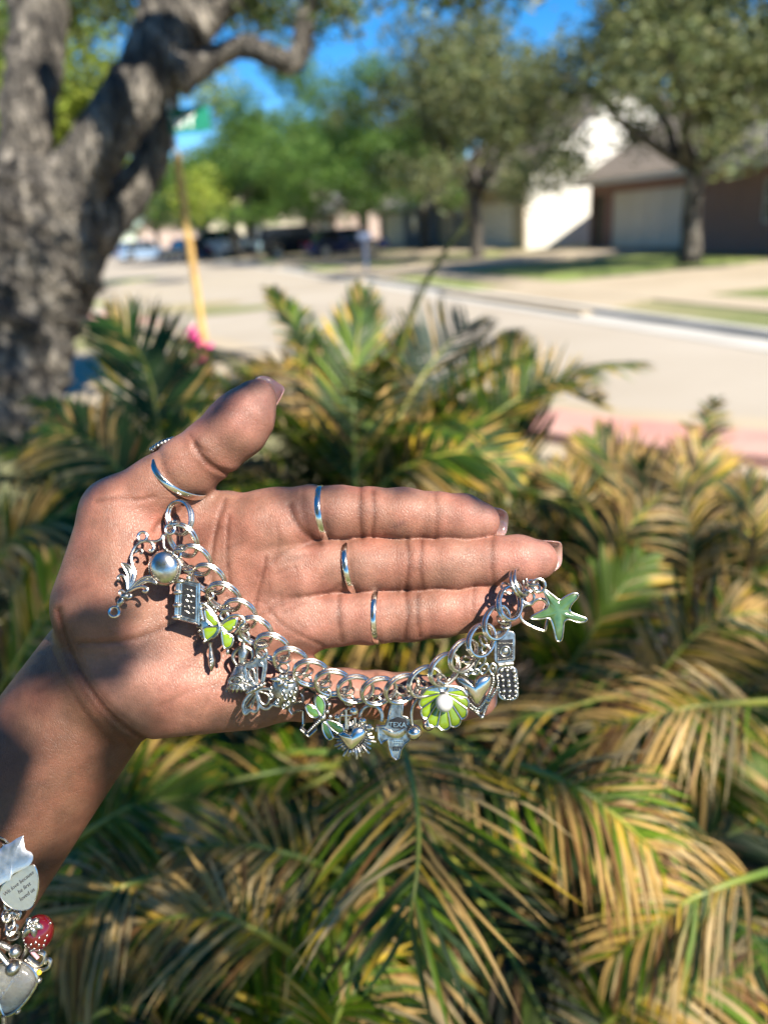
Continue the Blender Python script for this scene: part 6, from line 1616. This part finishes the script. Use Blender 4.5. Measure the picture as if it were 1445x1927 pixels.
for (x, y) in ((455, 975), (385, 1065), (260, 1070), (300, 880), (420, 885), (340, 990), (300, 1030)):
    mb = MB(); lozenge(mb, Z7(352, 930), Z7(x, y), 6.5, 20, 5); ch.build(mb, 'leaf', m_ag2)
mb = MB(); a = Z7(355, 925)
for k in range(5): q = k * 1.257; mb.ball((a[0] + 6 * math.cos(q), a[1] + 6 * math.sin(q), 27), 3.6, 8, 6)
mb.ball((a[0], a[1], 28), 3.4, 8, 6); ch.build(mb, 'blossom', m_ag)
ch = new('ball_charm', (*Z7(0, 1180), 112), 'pair of smooth silver balls on bent posts below the strawberry', G2)
for p, r in (((150, 1245), 11.5), ((130, 1402), 13.5)):
    mb = MB(); mb.ball(v3(Z7(*p), 0), r, 22, 14); ch.build(mb, 'ball', m_ag2)
for pts in (((-40, 1170), (20, 1190), (80, 1222), (140, 1242)), ((-40, 1240), (20, 1310), (70, 1370), (120, 1400))):
    mb = MB(); tubeline(mb, [Z7(*p) for p in pts], -3, 5.5, sides=10); ch.build(mb, 'post', m_ag2)
ch = new('hook_charm', (*Z7(330, 1270), 92), 'bent grey wire hook under the red strawberry', G2)
mb = MB(); tubeline(mb, [Z7(*p) for p in ((370, 1250), (418, 1270), (420, 1330), (380, 1370), (320, 1350), (262, 1300))], 0, 4.2, sides=9); tubeline(mb, [Z7(*p) for p in ((250, 1310), (320, 1385), (400, 1412), (470, 1380), (485, 1330), (456, 1312), (440, 1345))], 3, 4.0, sides=9); tubeline(mb, [Z7(*p) for p in ((262, 1200), (240, 1260), (215, 1310), (230, 1350))], 0, 4.2, sides=9); ch.build(mb, 'wire', m_ag2)
ch = new('bead_charm', (*Z7(320, 1240), 100), 'thin pink bar and yellow bead between hook and crystal', G2)
mb = MB(); tubeline(mb, [Z7(285, 1230), Z7(362, 1312)], 0, 3.2, 0); ch.build(mb, 'bar', plain('pink_glaze', (.60, .30, .33), .3, noise=.2, nscale=300))
mb = MB(); mb.ball(v3(Z7(366, 1448), -2), 5.5, 12, 8); ch.build(mb, 'bead', plain('yellow_glaze', (.65, .45, .03), .25, noise=.2, nscale=300))
ch = new('crystal_charm', (*Z7(150, 1360), 104), 'clear crystal drop charm in a silver frame at the bottom left corner', G2)
cp = smooth_poly([Z7(*p) for p in ((-60, 1420), (60, 1350), (180, 1340), (290, 1400), (344, 1480), (340, 1560), (260, 1690), (160, 1800), (60, 1850), (20, 1810), (-10, 1720), (-60, 1600))], 4)
m_gl, nt, n, l, b = new_mat('crystal'); b.inputs['Transmission Weight'].default_value = .85; b.inputs['Roughness'].default_value = .12; b.inputs['IOR'].default_value = 1.45; b.inputs['Base Color'].default_value = (.92, .90, .84, 1)
nz = n.new('ShaderNodeTexNoise'); nz.inputs['Scale'].default_value = 260; bp = n.new('ShaderNodeBump'); bp.inputs['Strength'].default_value = .6; bp.inputs['Distance'].default_value = .001
tc = n.new('ShaderNodeTexCoord'); l.new(tc.outputs['Object'], nz.inputs['Vector']); l.new(nz.outputs['Fac'], bp.inputs['Height']); l.new(bp.outputs['Normal'], b.inputs['Normal'])
mb = MB(); plate(mb, cp, -7, -4); ch.build(mb, 'frame', m_ag2, bevel=1)
mb = MB(); tubeline(mb, cp, -2, 3.4, 0, True, 8); ch.build(mb, 'rim', m_ag)
c = np.mean(cp, 0); mb = MB(); puff(mb, [tuple(c + (np.array(p) - c) * .93) for p in cp], -2, 16, 2, 9); ch.build(mb, 'crystal', m_gl)
for k in range(7):
    mb = MB(); tubeline(mb, [Z7(*p) for p in ((10 + 22 * k, 1690 - 32 * k), (50 + 20 * k, 1650 - 30 * k), (40 + 26 * k, 1610 - 22 * k))], -2.5, 2.2, 3); ch.build(mb, 'inset', m_ag)
mb = MB(); tubeline(mb, [Z7(40, 1850), Z7(42, 1900), Z7(40, 1990)], 0, 5, 0); mb.ball(v3(Z7(360, 1530), -4), 6, 9, 7); mb.ball(v3(Z7(160, 1820), -4), 6, 9, 7); ch.build(mb, 'drop', m_ag2)
